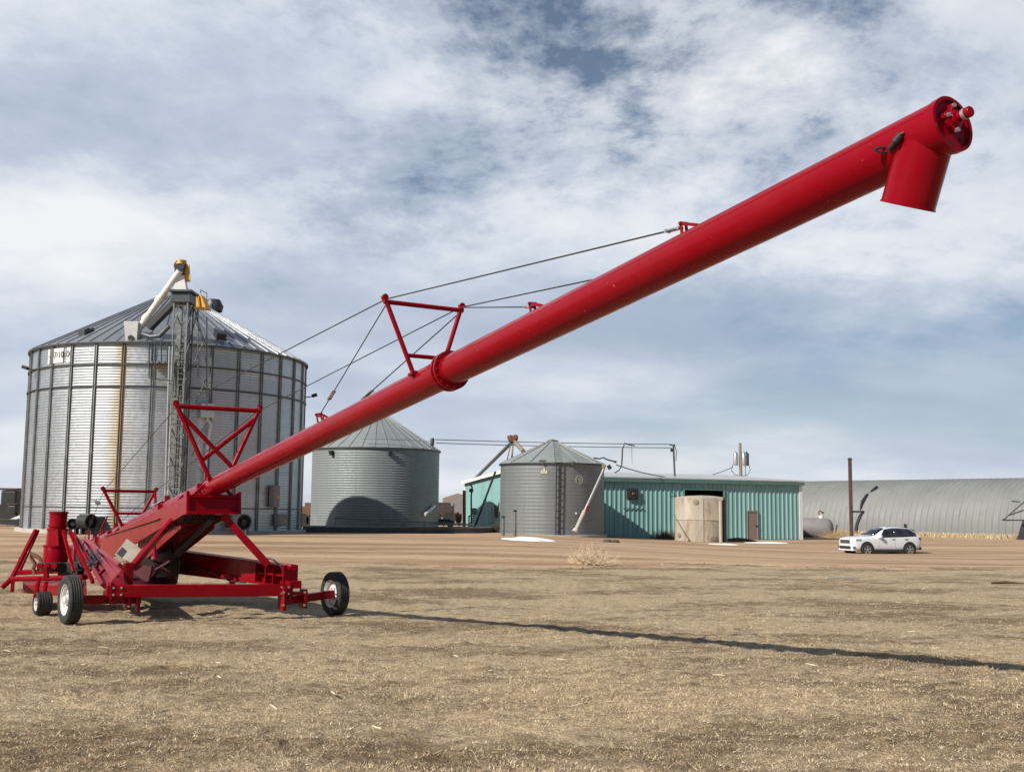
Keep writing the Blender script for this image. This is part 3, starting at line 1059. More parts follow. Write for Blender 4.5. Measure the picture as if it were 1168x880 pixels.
A(MB().bar(sw1, U(53, 664, 18.7), .06, .06), 'wheel_fork', par=hopper, bevel=.004)
# curved sheet shield hanging under the axle (throws the rounded shadow)
A(MB().bar(U(128, 676, 18.2), U(166, 664, 20.5), .30, .10), 'rear_beam', 'redold', bevel=.01)

# ------------------------------------------------------------------ corrugated grain bins
def wall_prof(Rb, z0, z1, pitch, amp, q_=4):
    n_ = int((z1 - z0) / pitch * q_)
    return [(Rb + amp * math.cos(2 * math.pi * i / q_), z0 + (z1 - z0) * i / n_) for i in range(n_ + 1)]


def cone_roof(mb, c, Rb, z0, z1, r1, ribs, rh, seg, a0=0.0, over=.15, rw=.045):
    """conical roof of pressed panels with standing ribs, cap ring at r1"""
    mb.lathe([(Rb + over, z0 - .04), (Rb + over, z0 + .02), (r1, z1), (r1 * .98, z1 + .02)], c, n=seg, X=(1, 0, 0))
    for k_ in range(ribs):
        a_ = a0 + 2 * math.pi * (k_ + .5) / ribs
        d_ = V((math.cos(a_), math.sin(a_), 0))
        p_ = V(c) + d_ * (Rb + over - .02) + V((0, 0, z0 + .02 + rh * .4)); q_ = V(c) + d_ * r1 + V((0, 0, z1 + rh * .4))
        mb.bar(p_, q_, rw * 2, rh, w2=rw * 1.2)


def cyl_pt(c, Rb, px, z):
    """point of a bin's visible wall below photo column px at height z (absolute)"""
    f_ = lambda a: V((c.x + Rb * math.cos(a), c.y + Rb * math.sin(a), z))
    cw = math.atan2(-c.y, -c.x)
    a_ = solve(f_, px, cw - 1.45, cw + 1.45)
    return a_, f_(a_)


# ---- the big bin
BC = V((-21.15, 68.3, .20)); BR = 8.12
EZ, AZ = 10.66, 15.2
cw = math.atan2(-BC.y, -BC.x)
A0 = R(-91.6)
M['galv'] = galv('galvanised_sheet', (.45, .475, .50), .88, .43, stain=(A0 - .012, .085, 11), sheet=(32 / (2 * math.pi) * .5, .9))
M['galvroof'] = mat('galvanised_roof', (.36, .38, .40), .40, .75, .12, .8)
bb = thing('grain_bin', 'tall galvanised grain bin with stiffener posts and a rust streak down its bright front', 'grain bin', BC)
z0 = .38
wallo = MB().lathe(wall_prof(BR, z0, EZ, .155, .008), (BC.x, BC.y, 0), n=160, X=(1, 0, 0)).build('wall', 'galv', bb, smooth=80)
MB().lathe([(BR + .35, -.4), (BR + .35, .36), (BR + .30, z0), (BR - .3, z0)], (BC.x, BC.y, 0), n=96).build('foundation', 'concrete', bb, smooth=30)
rf = MB(); cone_roof(rf, (BC.x, BC.y, 0), BR, EZ, AZ - .45, .85, 64, .07, 128, a0=A0)
roofo = rf.build('roof', 'galvroof', bb, smooth=30)
M['roofrib'] = M['galvroof']
MB().lathe([(.95, AZ - .62), (.95, AZ - .25), (.55, AZ - .05), (0, AZ)], (BC.x, BC.y, 0), n=24).build('roof_cap', 'steel', roofo, smooth=30)
ring = MB()
ring.lathe([(BR - .02, EZ - .06), (BR + .17, EZ - .10), (BR + .19, EZ + .0), (BR - .02, EZ + .06)], (BC.x, BC.y, 0), n=128)
ring.build('eave_ring', 'darksteel', bb, smooth=30)
for i in range(32):
    a_ = A0 + 2 * math.pi * i / 32
    d_ = V((math.cos(a_), math.sin(a_), 0)); s_ = V((-d_.y, d_.x, 0))
    mb = MB()
    for o_ in (-.055, .055):
        mb.bar(V((BC.x, BC.y, z0)) + d_ * (BR + .05) + s_ * o_, V((BC.x, BC.y, EZ - .06)) + d_ * (BR + .05) + s_ * o_, .05, .085, up=d_)
    mb.bar(V((BC.x, BC.y, z0)) + d_ * (BR + .022) + s_ * 0, V((BC.x, BC.y, EZ - .06)) + d_ * (BR + .022), .16, .02, up=d_)
    st_m = 'stiff_rust' if i == 0 else 'stiff'
    if i == 0:
        M['stiff'] = mat('galvanised_post', (.24, .255, .255), .5, .5, .25, 1.2, dirt=(.07, .07, .07), dirt_amt=.5)
        M['stiff_rust'] = mat('rust_stained_post', (.21, .155, .085), .6, .4, .4, .6, dirt=(.10, .065, .03), dirt_amt=.7)
    s_o = mb.build('stiffener', st_m, bb)
    if i == 0:
        s_o['label'] = 'rust stained stiffener post'
for zc in (EZ - 1.22, EZ - 2.42):
    MB().lathe([(BR + .03, zc - .04), (BR + .13, zc - .04), (BR + .13, zc + .02), (BR + .03, zc + .04)], (BC.x, BC.y, 0), n=128).build('wind_ring', 'darksteel', bb, smooth=30)
for zc in (1.62,):
    MB().lathe([(BR + .02, zc - .03), (BR + .05, zc - .03), (BR + .05, zc + .03), (BR + .02, zc + .03)], (BC.x, BC.y, 0), n=128).build('sheet_joint', 'darksteel', bb, smooth=30)


def on_cone(px, frac, lift=.1):
    """point on the big roof: photo column, fraction from eave to cap"""
    r_ = BR * (1 - frac) + .85 * frac
    z_ = EZ + (AZ - .45 - EZ) * frac
    return cyl_pt(BC, r_, px, z_)[1] + V((0, 0, lift))


def vent(px, fr, k=1.0, m_='darksteel', par=None):
    c_ = on_cone(px, fr, .0)
    o_ = V((c_.x - BC.x, c_.y - BC.y, 0)).normalized(); s_ = V((-o_.y, o_.x, 0))
    mb = MB()
    mb.prism([c_ + s_ * .3 * k - o_ * .35 * k, c_ + s_ * .3 * k + o_ * .3 * k - V((0, 0, .15)), c_ + s_ * .3 * k + o_ * .35 * k + V((0, 0, .3 * k)), c_ + s_ * .3 * k - o_ * .1 * k + V((0, 0, .5 * k))], -s_ * .6 * k)
    return mb.build('roof_vent', m_, par or roofo, bevel=.02)


vent(97, .16, .85)
vent(103, .20, .6)
vent(250, .14, 1.0, 'black')
hc = on_cone(252, .80, .2)
mb = MB()
mb.lathe([(.55, -.2), (.62, .15), (.40, .55), (0, .6)], hc, n=20)
mb.build('roof_hatch', 'darksteel', roofo, smooth=40)
# roof rails near the cap
mb = MB()
pts = [on_cone(px_, .86, .9) for px_ in (228, 236, 244, 250)]
mb.path(pts, .025, 6)
for p_ in pts:
    mb.tube(p_, p_ - V((0, 0, 1.0)), .022, 6)
mb.build('guard_rail', 'darksteel', roofo)
# name panels with worn characters, high on the wall
for (x0_, x1_, word, sz) in ((59, 71.5, '47/10', .48), (54.2, 56.2, '-', .4), (75.5, 82, '00', .50)):
    za, zb = EZ - 1.05, EZ - .22
    a0_, q0 = cyl_pt(BC, BR + .05, x0_, za); a1_, q1 = cyl_pt(BC, BR + .05, x1_, za)
    mb = MB()
    mb.lathe([(BR + .03, za), (BR + .045, za), (BR + .045, zb), (BR + .03, zb)], (BC.x, BC.y, 0), n=6, X=(1, 0, 0), a0=a0_, a1=a1_)
    pan = mb.build('name_panel', 'white', bb)
    am = (a0_ + a1_) / 2
    d_ = V((math.cos(am), math.sin(am), 0))
    text(word, sz, V((BC.x, BC.y, (za + zb) / 2 + .03)) + d_ * (BR + .06), V((-d_.y, d_.x, 0)), (0, 0, 1), 'ink', pan)
# floodlights on brackets at both edges
for px_, yy, sgn in ((40, 429, -1), (351, 446, 1)):
    b_ = U(px_, yy, 66)
    pt = cyl_pt(BC, BR, px_ + (-sgn) * 2.5, b_.z)[1]
    tip = pt + V((sgn * .55, -.1, .05))
    mb = MB()
    mb.tube(pt, tip, .035, 6)
    lampo = mb.build('floodlight', 'black', bb)
    mb = MB(); mb.box(tip + V((sgn * .1, 0, .08)), (.36, .3, .2), (.9, 0, .3 * sgn), (0, 1, 0), (-.3 * sgn, 0, .9))
    mb.build('lamp_head', 'black', lampo, bevel=.03)
# aeration fans and the control boxes at the foot
def fan(px, yy, r_, label, ax, big=True):
    a_, q_ = cyl_pt(BC, BR + 1.3, px, .9)
    c_ = V((q_.x, q_.y, r_ + .42))
    d_ = V((BC.x - c_.x, BC.y - c_.y, 0)).normalized()
    root = thing('aeration_fan', label, 'fan', (c_.x, c_.y, gz(c_.x, c_.y)), 'aeration fans at the foot of the big bin')
    mb = MB(); mb.lathe([(r_ * .84, -.30), (r_, -.30), (r_, .45), (r_ * .84, .45)], c_, ax, 28, closed=True)
    mb.build('housing', 'darksteel' if big else 'black', root, smooth=40)
    mb = MB(); mb.lathe([(0, -.12), (r_ * .86, -.12), (r_ * .86, -.10), (0, -.10)], c_, ax, 24)
    mb.build('fan_mouth', 'darkhole', root)
    mb = MB(); mb.lathe([(0, -.25), (r_ * .35, -.25), (r_ * .35, .3), (0, .3)], c_, ax, 16)
    mb.build('motor', 'black', root, smooth=40)
    mb = MB(); mb.bar(c_ + V(ax) * .4, c_ + d_ * 1.5, r_ * 1.5, r_ * 1.3)
    mb.build('duct', 'darksteel', root, bevel=.03)
    mb = MB()
    for o_ in (-1, 1):
        mb = MB(); mb.box(V((c_.x + o_ * r_ * .6, c_.y, (c_.z - r_ + gz(c_.x, c_.y)) / 2)), (.08, .5, c_.z - r_ * .6 - gz(c_.x, c_.y)))
        mb.build('leg', 'darksteel', root)


fan(276, 595, .46, 'round aeration fan with a black mouth in front of the shaded bin foot', V((.62, -.78, 0)).normalized() * -1)
fan(100, 594, .42, 'dark aeration fan with motor at the sunlit foot of the big bin', V((.85, -.5, 0)).normalized() * -1, False)
fan(84, 591, .30, 'smaller dark aeration blower beside the upright red spout', V((.2, -.98, 0)).normalized() * -1, False)


def wallbox(px, z, w_, h_, label, m_='steel'):
    a_, q_ = cyl_pt(BC, BR + .2, px, z)
    d_ = V((math.cos(a_), math.sin(a_), 0)); s_ = V((-d_.y, d_.x, 0))
    root = MB().box(q_, (w_, .3, h_), s_, d_).build('control_box', 'white' if m_ == 'white' else 'greytank', None, bevel=.02, origin=q_)
    tag(root, label, 'control box', 'control boxes on the big bin')
    MB().box(q_ + d_ * .165, (w_ * .86, .02, h_ * .9), s_, d_).build('door', 'white' if m_ == 'white' else 'greytank', root, bevel=.005)
    MB().box(q_ + d_ * .18 + s_ * (w_ * .2) + V((0, 0, -.05)), (.2, .02, .14), s_, d_).build('meter', 'yellow', root)


wallbox(313, 2.35, .62, 1.25, 'tall grey control box on the shaded right side of the big bin')
wallbox(320, 1.0, .9, .7, 'low wide grey control box under the tall one on the big bin')
wallbox(207, .95, 1.2, .8, 'wide grey box at the foot of the bin ladder tower')
a_, q_ = cyl_pt(BC, BR + .35, 237, 7.0)
d_ = V((math.cos(a_), math.sin(a_), 0)); s_ = V((-d_.y, d_.x, 0))
mb = MB()
q2 = cyl_pt(BC, BR + .3, 240, 6.2)[1]; q3 = cyl_pt(BC, BR + .3, 233, 1.8)[1]; q1 = cyl_pt(BC, BR + .3, 236, 6.6)[1]
mb.path([q1, q2, q2 - V((.2, 0, 1.8)), q3], .12, 8)
pipe = mb.build('downspout', 'galvbright', bb, smooth=40)
q4 = cyl_pt(BC, BR + .35, 236, 7.0)[1]
MB().box(q4, (.75, .35, .8), s_, d_).build('spout_box', 'galvbright', pipe, bevel=.03)
# white pipe clamps along one post
for px_, z_ in ((107, 2.0), (176, 1.8)):
    q_ = cyl_pt(BC, BR + .16, px_, z_)[1]
    MB().box(q_, (.26, .14, .09)).build('post_clamp', 'galvbright', bb)

# ---- bucket elevator with ladder tower in front of the big bin
TD = 59.2
tx0, tx1 = U(198.5, 600, TD), U(217, 600, TD)
tb0 = U(207, 332, TD)
ev = thing('bucket_elevator', 'grey ladder tower with a yellow head rising up the front of the big bin', 'bucket elevator', (tb0.x, tb0.y, gz(tb0.x, tb0.y)))
zt0 = gz(tb0.x, tb0.y); ztop = U(207, 332, TD).z; zhead = U(206, 312, TD).z
hw = .37
for sx in (-1, 1):
    for dy in (0, 1.1):
        MB().bar((tb0.x + sx * hw, TD + dy, zt0), (tb0.x + sx * hw, TD + dy, ztop), .075, .075).build('tower_post', 'steel', ev)
lad = MB()
k_ = 0
zr = zt0 + .3
while zr < ztop:
    lad.tube((tb0.x - hw + .05, TD, zr), (tb0.x + hw - .05, TD, zr), .022, 5)
    if k_ % 5 == 0:
        lad.tube((tb0.x - hw, TD + 1.1, zr), (tb0.x + hw, TD + 1.1, zr), .03, 5)
        for sx in (-1, 1):
            lad.tube((tb0.x + sx * hw, TD, zr), (tb0.x + sx * hw, TD + 1.1, min(ztop, zr + 1.5)), .03, 5)
        lad.tube((tb0.x - hw, TD + 1.1, zr), (tb0.x + hw, TD + 1.1, min(ztop, zr + 1.5)), .028, 5)
    zr += .31; k_ += 1
lad.build('ladder_rungs', 'steel', ev)
for sx in (-.22, .22):
    MB().bar((tb0.x + sx, TD + .7, zt0), (tb0.x + sx, TD + .7, ztop - .2), .24, .24).build('leg_trunk', 'steel', ev, bevel=.01)
# cage hoops on the upper ladder
cg = MB()
zr = zt0 + 2.6
while zr < 10.4:
    cg.path([V((tb0.x - hw * .9 + hw * 1.8 * i / 8, TD - .75 * math.sin(math.pi * i / 8), zr)) for i in range(9)], .02, 5)
    zr += 1.1
for i in (2, 4, 6):
    x_ = tb0.x - hw * .9 + hw * 1.8 * i / 8; y_ = TD - .75 * math.sin(math.pi * i / 8)
    cg.tube((x_, y_, zt0 + 2.6), (x_, y_, 10.3), .018, 5)
cg.build('ladder_cage', 'steel', ev)
hc = U(206, 306, TD + .7)
mb = MB(); mb.box(hc + V((0, 0, -.1)), (.50, .55, .62)); mb.lathe([(0, -.3), (.30, -.3), (.30, .3), (0, .3)], hc + V((0, 0, .1)), (0, 1, 0), 18)
mb.build('head_housing', 'black', ev, bevel=.02)
mb = MB(); mb.lathe([(.0, .42), (.30, .34), (.32, .2), (.36, .1)], hc + V((0, 0, .1)), n=18); mb.bar(hc + V((.32, 0, .2)), hc + V((.42, 0, -.75)), .12, .3)
mb.build('head_cap', 'yellow', ev, smooth=40)
mb = MB()
mb.hexa([hc + V(o_) for o_ in ((-.28, -.2, -1.5), (.5, -.2, -1.5), (.5, .2, -1.5), (-.28, .2, -1.5), (-.2, -.2, -.4), (.25, -.2, -.4), (.25, .2, -.4), (-.2, .2, -.4))])
mb.build('head_chute', 'white', ev, bevel=.02)
mb = MB(); mb.box(V((tb0.x, TD + .5, ztop)), (1.25, 1.5, .12)); mb.box(V((tb0.x, TD + .5, ztop - .35)), (1.0, 1.2, .5))
mb.build('head_platform', 'darksteel', ev, bevel=.01)
# white spout from the head down to the hopper box on the roof edge
sp0, sp1 = U(205, 309, TD + .4), U(161, 371, 60.6)
mb = MB(); mb.tube(sp0, sp1, .18, 18)
spo = mb.build('down_spout', 'white', ev, smooth=40)
for f_ in (.52, .86):
    c_ = sp0.lerp(sp1, f_); e_ = (sp1 - sp0).normalized()
    MB().tube(c_ - e_ * .16, c_ + e_ * .16, .24, 18).build('spout_joint', 'white', spo, smooth=40)
hb_ = U(152, 378, 60.6)
mb = MB()
mb.hexa([hb_ + V(o_) for o_ in ((-.30, -.35, -.55), (.34, -.35, -.55), (.34, .35, -.55), (-.30, .35, -.55), (-.42, -.4, .5), (.40, -.4, .5), (.40, .4, .5), (-.42, .4, .5))])
box_ = mb.build('hopper_box', 'roofwhite', ev, bevel=.02)
mb = MB(); mb.lathe([(0, -.02), (.16, -.02), (.16, .02), (0, .02)], hb_ + V((.02, -.42, -.42)), (0, -1, 0), 16)
mb.build('box_port', 'black', box_)
mb = MB(); mb.hexa([hb_ + V(o_) for o_ in ((-.45, -.3, -.95), (.55, -.3, -.95), (.55, .5, -.95), (-.45, .5, -.95), (-.30, -.32, -.56), (.34, -.32, -.56), (.34, .35, -.56), (-.30, .35, -.56))])
mb.build('box_foot', 'rust', box_)
# roof walkway, dark inclined conveyor duct and platform by the eave
mb = MB()
mb.bar(U(199, 345, 60.2), U(170, 374, 60.4), .45, .35)
mb.build('inclined_duct', 'black', ev, bevel=.03)
mb = MB()
mb.path([U(162, 381, 60.3), U(172, 384, 60.2), U(182, 383, 60.1), U(193, 372, 60.0)], .12, 8)
mb.build('curved_pipe', 'darksteel', ev, smooth=40)
pl0 = U(170, 414, 59.6); pl1 = U(198, 414, 59.6)
mb = MB()
mb.box((pl0 + pl1) / 2 + V((0, .2, 0)), ((pl1 - pl0).length, 1.3, .10))
mb.hexa([U(173, 416, 59.4), U(196, 416, 59.4), U(196, 416, 60.4), U(173, 416, 60.4), U(173, 413, 59.4), U(196, 413, 59.4), U(196, 413, 60.4), U(173, 413, 60.4)])
plat = mb.build('platform', 'steel', ev)
mb = MB()
for yy in (389.5, 397, 405):
    mb.tube(U(170, yy, 59.0), U(198, yy, 59.0), .03, 6)
for xx in (170, 177, 184, 191, 198):
    mb.tube(U(xx, 389.5, 59.0), U(xx, 431 if xx in (170, 177) else 414, 59.0), .035, 6)
mb.tube(U(170, 431, 59.0), U(197, 434, 59.0), .035, 6)
mb.tube(U(170, 429, 60.1), U(170, 389.5, 60.1), .035, 6)
mb.split('railing', 'darksteel', plat)
# braces of the tower on the right, ladder shadow side
mb = MB()
for xa, ya, xb, yb in ((219, 345, 236, 398), (222, 352, 237, 420), (236, 362, 236, 470), (226, 352, 226, 430), (219, 420, 236, 380), (219, 470, 236, 430), (219, 520, 236, 480), (219, 380, 226, 352)):
    mb.tube(U(xa, ya, 60.0), U(xb, yb, 60.0), .035, 5)
mb.build('tower_brace', 'steel', ev)
mb = MB()
for xx in (191, 187.5):
    mb.tube(U(xx + 6, 395, 59.0), U(xx, 596, 59.2), .05, 6)
mb.build('cable_conduit', 'galvbright', ev)
yc = U(224.5, 344, 62.5)
mb = MB()
mb.hexa([yc + V(o_) for o_ in ((-.45, -.5, -.35), (.75, -.5, -.45), (.75, .5, -.45), (-.45, .5, -.35), (-.45, -.4, .4), (.35, -.4, .35), (.35, .4, .35), (-.45, .4, .4))])
for i in range(4):
    mb.bar(yc + V((-.4 + .25 * i, -.56, .36)), yc + V((-.4 + .36 * i, -.6, -.42)), .08, .08)
mb.build('yellow_cover', 'yellow', ev, bevel=.03)

# ---- the second bin, behind and to the right
def bin_simple(name, label, c, Rb, z0, ez, az, pitch, amp, ribs, m_, roofm, cap_r, rw):
    root = thing(name, label, 'grain bin', (c[0], c[1], z0))
    MB().lathe(wall_prof(Rb, z0 + .12, ez, pitch, amp), (c[0], c[1], 0), n=120, X=(1, 0, 0)).build('wall', m_, root, smooth=80)
    MB().lathe([(Rb + .2, z0 - .5), (Rb + .2, z0 + .10), (Rb - .2, z0 + .12)], (c[0], c[1], 0), n=64).build('foundation', 'concrete', root, smooth=30)
    mb = MB(); cone_roof(mb, (c[0], c[1], 0), Rb, ez, az - .2, cap_r, ribs, .06, 96, over=.10, rw=rw)
    ro = mb.build('roof', roofm, root, smooth=30)
    MB().lathe([(cap_r + .06, az - .34), (cap_r + .06, az - .1), (0, az)], (c[0], c[1], 0), n=20).build('roof_cap', 'steel', ro, smooth=30)
    MB().lathe([(Rb, ez - .05), (Rb + .13, ez - .08), (Rb + .13, ez), (Rb, ez + .05)], (c[0], c[1], 0), n=96).build('eave_ring', 'darksteel', root, smooth=30)
    return root, ro


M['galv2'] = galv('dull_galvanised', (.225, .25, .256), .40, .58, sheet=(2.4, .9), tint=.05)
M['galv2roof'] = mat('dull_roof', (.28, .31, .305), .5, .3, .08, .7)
M['galv3'] = galv('old_grey_galvanised', (.205, .22, .225), .45, .52, sheet=(2.2, 1.2), tint=.06)
M['galv3roof'] = mat('old_roof', (.30, .32, .31), .5, .3, .1, .9)
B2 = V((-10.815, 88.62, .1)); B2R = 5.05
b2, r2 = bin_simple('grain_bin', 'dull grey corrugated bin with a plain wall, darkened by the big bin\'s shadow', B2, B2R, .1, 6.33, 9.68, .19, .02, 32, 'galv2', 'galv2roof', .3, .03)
for px_, z_ in ((378, 5.9), (445, 5.9)):
    a_, q_ = cyl_pt(B2, B2R + .15, px_, z_)
    d_ = V((math.cos(a_), math.sin(a_), 0)); s_ = V((-d_.y, d_.x, 0))
    mb = MB(); mb.box(q_, (.26, .3, .36), s_, d_); mb.bar(q_ - d_ * .1, q_ + d_ * .35 + V((0, 0, .1)), .08, .08)
    mb.build('floodlight', 'black', b2, bevel=.03)
mb = MB()
q_ = cyl_pt(B2, B2R + .2, 484.5, 1.3)[1]; q2 = cyl_pt(B2, B2R + .2, 496, 2.0)[1]
mb.tube(q_, q2, .12, 10); mb.build('drain_pipe', 'white', b2, smooth=40)
mb = MB()
e_ = cyl_pt(B2, B2R * .96, 493, 6.9)[1]
mb.lathe([(.12, -.4), (.15, -.3), (.17, .1), (.12, .25), (0, .26)], e_ + V((0, 0, .15)), n=14); mb.build('roof_bracket', 'darksteel', b2, smooth=40)
mb = MB()
mb.path([cyl_pt(B2, B2R * .985 + .1, px_, 6.95)[1] for px_ in (414, 430, 445, 460, 475, 490)], .035, 6)
mb.build('roof_pipe', 'galvbright', r2)

# low kerb coloured dark for the big bin's shade, with a pipe rail on it
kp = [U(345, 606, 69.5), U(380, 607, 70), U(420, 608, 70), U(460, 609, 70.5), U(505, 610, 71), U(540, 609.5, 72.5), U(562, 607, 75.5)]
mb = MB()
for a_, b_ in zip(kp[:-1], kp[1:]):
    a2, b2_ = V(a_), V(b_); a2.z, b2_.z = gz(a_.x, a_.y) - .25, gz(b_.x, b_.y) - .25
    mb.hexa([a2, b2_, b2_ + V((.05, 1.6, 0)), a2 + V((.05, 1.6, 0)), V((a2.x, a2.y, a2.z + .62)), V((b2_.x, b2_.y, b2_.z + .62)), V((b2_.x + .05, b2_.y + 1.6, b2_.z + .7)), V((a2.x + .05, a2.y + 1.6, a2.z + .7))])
kb = mb.build('shade_kerb', 'shadekerb', None, origin=(kp[3].x, kp[3].y, 0))
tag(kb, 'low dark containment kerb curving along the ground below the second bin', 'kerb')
rl = thing('pipe_rail', 'low galvanised pipe rail running along the dark kerb by the second bin', 'rail', (kp[3].x, kp[3].y + .6, gz(kp[3].x, kp[3].y)))
rp = [V((p_.x, p_.y + .8, gz(p_.x, p_.y) + .95 - .09 * i)) for i, p_ in enumerate(kp[1:6])]
MB().path(rp, .045, 6).build('top_pipe', 'steel', rl)
rp2 = [V((p_.x, p_.y + .4, gz(p_.x, p_.y) + .62 - .02 * i)) for i, p_ in enumerate(kp[2:6])]
MB().path(rp2, .035, 6).build('low_pipe', 'steel', rl)
for i in range(9):
    f_ = i / 8 * 3.999
    p_ = rp[int(f_)].lerp(rp[min(4, int(f_) + 1)], f_ - int(f_))
    MB().tube(p_, p_ - V((0, 0, .55)), .04, 6).build('rail_post', 'steel', rl)

# ---- the third bin, with ladder, in front of the teal building
B3 = V((2.79, 74.95, .05)); B3R = 3.50
b3, r3 = bin_simple('grain_bin', 'squat dark grey bin with a black ladder, in front of the teal shed', B3, B3R, .05, 4.79, 6.53, .235, .006, 14, 'galv3', 'galv3roof', .32, .035)
la_ = [cyl_pt(B3, B3R + .16, px_, 1.0)[1] for px_ in (634.0, 639.3)]
z_lo, z_hi = U(633, 611, 70.4).z, 4.85
mb = MB()
for q_ in la_:
    mb.bar((q_.x, q_.y, z_lo), (q_.x + .03, q_.y, z_hi), .05, .07)
k_ = 0
zr = z_lo + .25
while zr < z_hi:
    mb.tube((la_[0].x, la_[0].y, zr), (la_[1].x, la_[1].y, zr), .03, 5)
    zr += .44
mb.build('ladder', 'black', b3)
mb = MB()
s0_ = cyl_pt(B3, B3R * .92, 637, 5.0)[1]; s1_ = cyl_pt(B3, B3R * .22, 634, 6.22)[1]
for i in range(9):
    c_ = s0_.lerp(s1_, i / 8) + V((0, -.02, .03))
    mb.box(c_, (.40, .05, .05))
mb.build('roof_steps', 'galv3roof', r3)
for px_, z_ in ((619, 4.88), (652, 4.82)):
    q_ = cyl_pt(B3, B3R - .1, px_, z_)[1]
    mb = MB(); mb.box(q_, (.45, .3, .14)); mb.box(q_ + V((.05, -.2, -.14)), (.2, .2, .16)); mb.build('roof_clip', 'bush', r3, bevel=.03)
a_, q_ = cyl_pt(B3, B3R + .03, 660.5, 3.72)
d_ = V((math.cos(a_), math.sin(a_), 0)); s_ = V((-d_.y, d_.x, 0))
mk = MB().lathe([(.235, 0), (.265, 0), (.265, .012), (.235, .012)], q_, d_, 28, closed=True).build('round_mark', 'stencil', b3)
text('15', .30, q_ + d_ * .02, s_, (0, 0, 1), 'stencil', mk)
a_, q_ = cyl_pt(B3, B3R + .03, 620.5, 4.25)
d_ = V((math.cos(a_), math.sin(a_), 0)); s_ = V((-d_.y, d_.x, 0))
mk = MB().prism([q_ - s_ * .23 - V((0, 0, .17)), q_ + s_ * .23 - V((0, 0, .17)), q_ + s_ * .20 + V((0, 0, .05)), q_ + s_ * .10 + V((0, 0, .0)), q_ + s_ * .0 + V((0, 0, .21)), q_ - s_ * .08 + V((0, 0, .02)), q_ - s_ * .16 + V((0, 0, .06))], d_ * .012).build('worn_decal', 'stencil', b3)
text('A5', .20, q_ + d_ * .014 - V((0, 0, .06)), s_, (0, 0, 1), 'steel', mk)
q_ = cyl_pt(B3, B3R + .06, 657, 1.55)[1]
MB().lathe([(0, 0), (.06, 0), (.06, .06), (0, .06)], q_, (0, -1, 0), 12).build('plug', 'white', b3)

lp = thing('loading_pipe', 'pale leaning loading pipe propped against the right side of the dark bin', 'grain pipe', U(655, 609, 64.6))
q0, q1 = U(656, 606, 70.2), U(689, 534, 72.0)
mb = MB(); mb.tube(q0.lerp(q1, .30), q1, .085, 12); mb.build('upper_pipe', 'galvbright', lp, smooth=40)
mb = MB(); mb.tube(q0, q0.lerp(q1, .32), .13, 12); mb.lathe([(0, -.06), (.2, -.06), (.19, .16), (0, .16)], q0, (q1 - q0), 14); mb.build('lower_pipe', 'concrete', lp, smooth=40)
mb = MB(); c_ = q0.lerp(q1, .34); mb.box(c_ + V((.10, -.02, .0)), (.10, .16, .55), (.9, 0, -.4), (0, 1, 0), (.4, 0, .9)); mb.build('red_bracket', 'red', lp)
mb = MB(); mb.box(q1 + V((-.02, 0, .12)), (.22, .22, .26)); mb.build('motor_box', 'wood', lp, bevel=.03)
mb = MB(); mb.path([U(677, 522, 71.0), U(684, 523, 71.0), U(688, 521.5, 71.0), U(693, 524, 71.0), U(702, 526.5, 71.0)], .05, 6); mb.box(U(702, 526.5, 71.0), (.14, .14, .14)); mb.box(U(695, 532.5, 71.0), (.25, .22, .30), (.8, 0, .5), (0, 1, 0), (-.5, 0, .8)); mb.build('wiring_arm', 'black', lp)

# ---- teal shed
DB = V((-.342, .94, 0)).normalized(); DA = V((DB.y, -DB.x, 0))
CA = V((6.77, 80.5, 0)); EV = 4.12
s_off = 3.5
C0 = CA - DA * s_off; C0.z = -.75
LEN = solve(lambda s: V((C0.x, C0.y, EV)) + DA * s, 912.5, 5, 40)
DEP = solve(lambda s: V((C0.x, C0.y, EV)) + DB * s, 530.5, 3, 30)
RISE = .72
shed = thing('teal_shed', 'long low teal metal shed with a pale roof and a dark doorway', 'shed', C0)


def Q(a, b, z):
    return V((C0.x, C0.y, 0)) + DA * a + DB * b + V((0, 0, z))


def ribbed(a0_, a1_, zlo, zhi, b_=0.0, side=False, pitch=.36, m_='teal', name='front_wall'):
    """sheet wall with pressed vertical ribs"""
    mb = MB()
    n_ = max(1, int(abs(a1_ - a0_) / pitch))
    P_ = (lambda a, o, z: Q(b_ + o, a, z)) if side else (lambda a, o, z: Q(a, b_ - o, z))
    pr = []
    st_ = (a1_ - a0_) / n_
    for i in range(n_):
        x_ = a0_ + st_ * i
        pr += [(x_, 0), (x_ + st_ * .60, 0), (x_ + st_ * .68, .045), (x_ + st_ * .90, .045), (x_ + st_ * .98, 0)]
    pr.append((a1_, 0))
    zt_ = zhi if callable(zhi) else (lambda a: zhi)
    vs, fs_ = [], []
    for x_, o_ in pr:
        vs += [P_(x_, o_ if not side else -o_, zlo), P_(x_, o_ if not side else -o_, zt_(x_))]
    for i in range(len(pr) - 1):
        fs_.append((2 * i, 2 * i + 2, 2 * i + 3, 2 * i + 1))
    mb.add(vs, fs_)
    return mb.build(name, m_, shed)


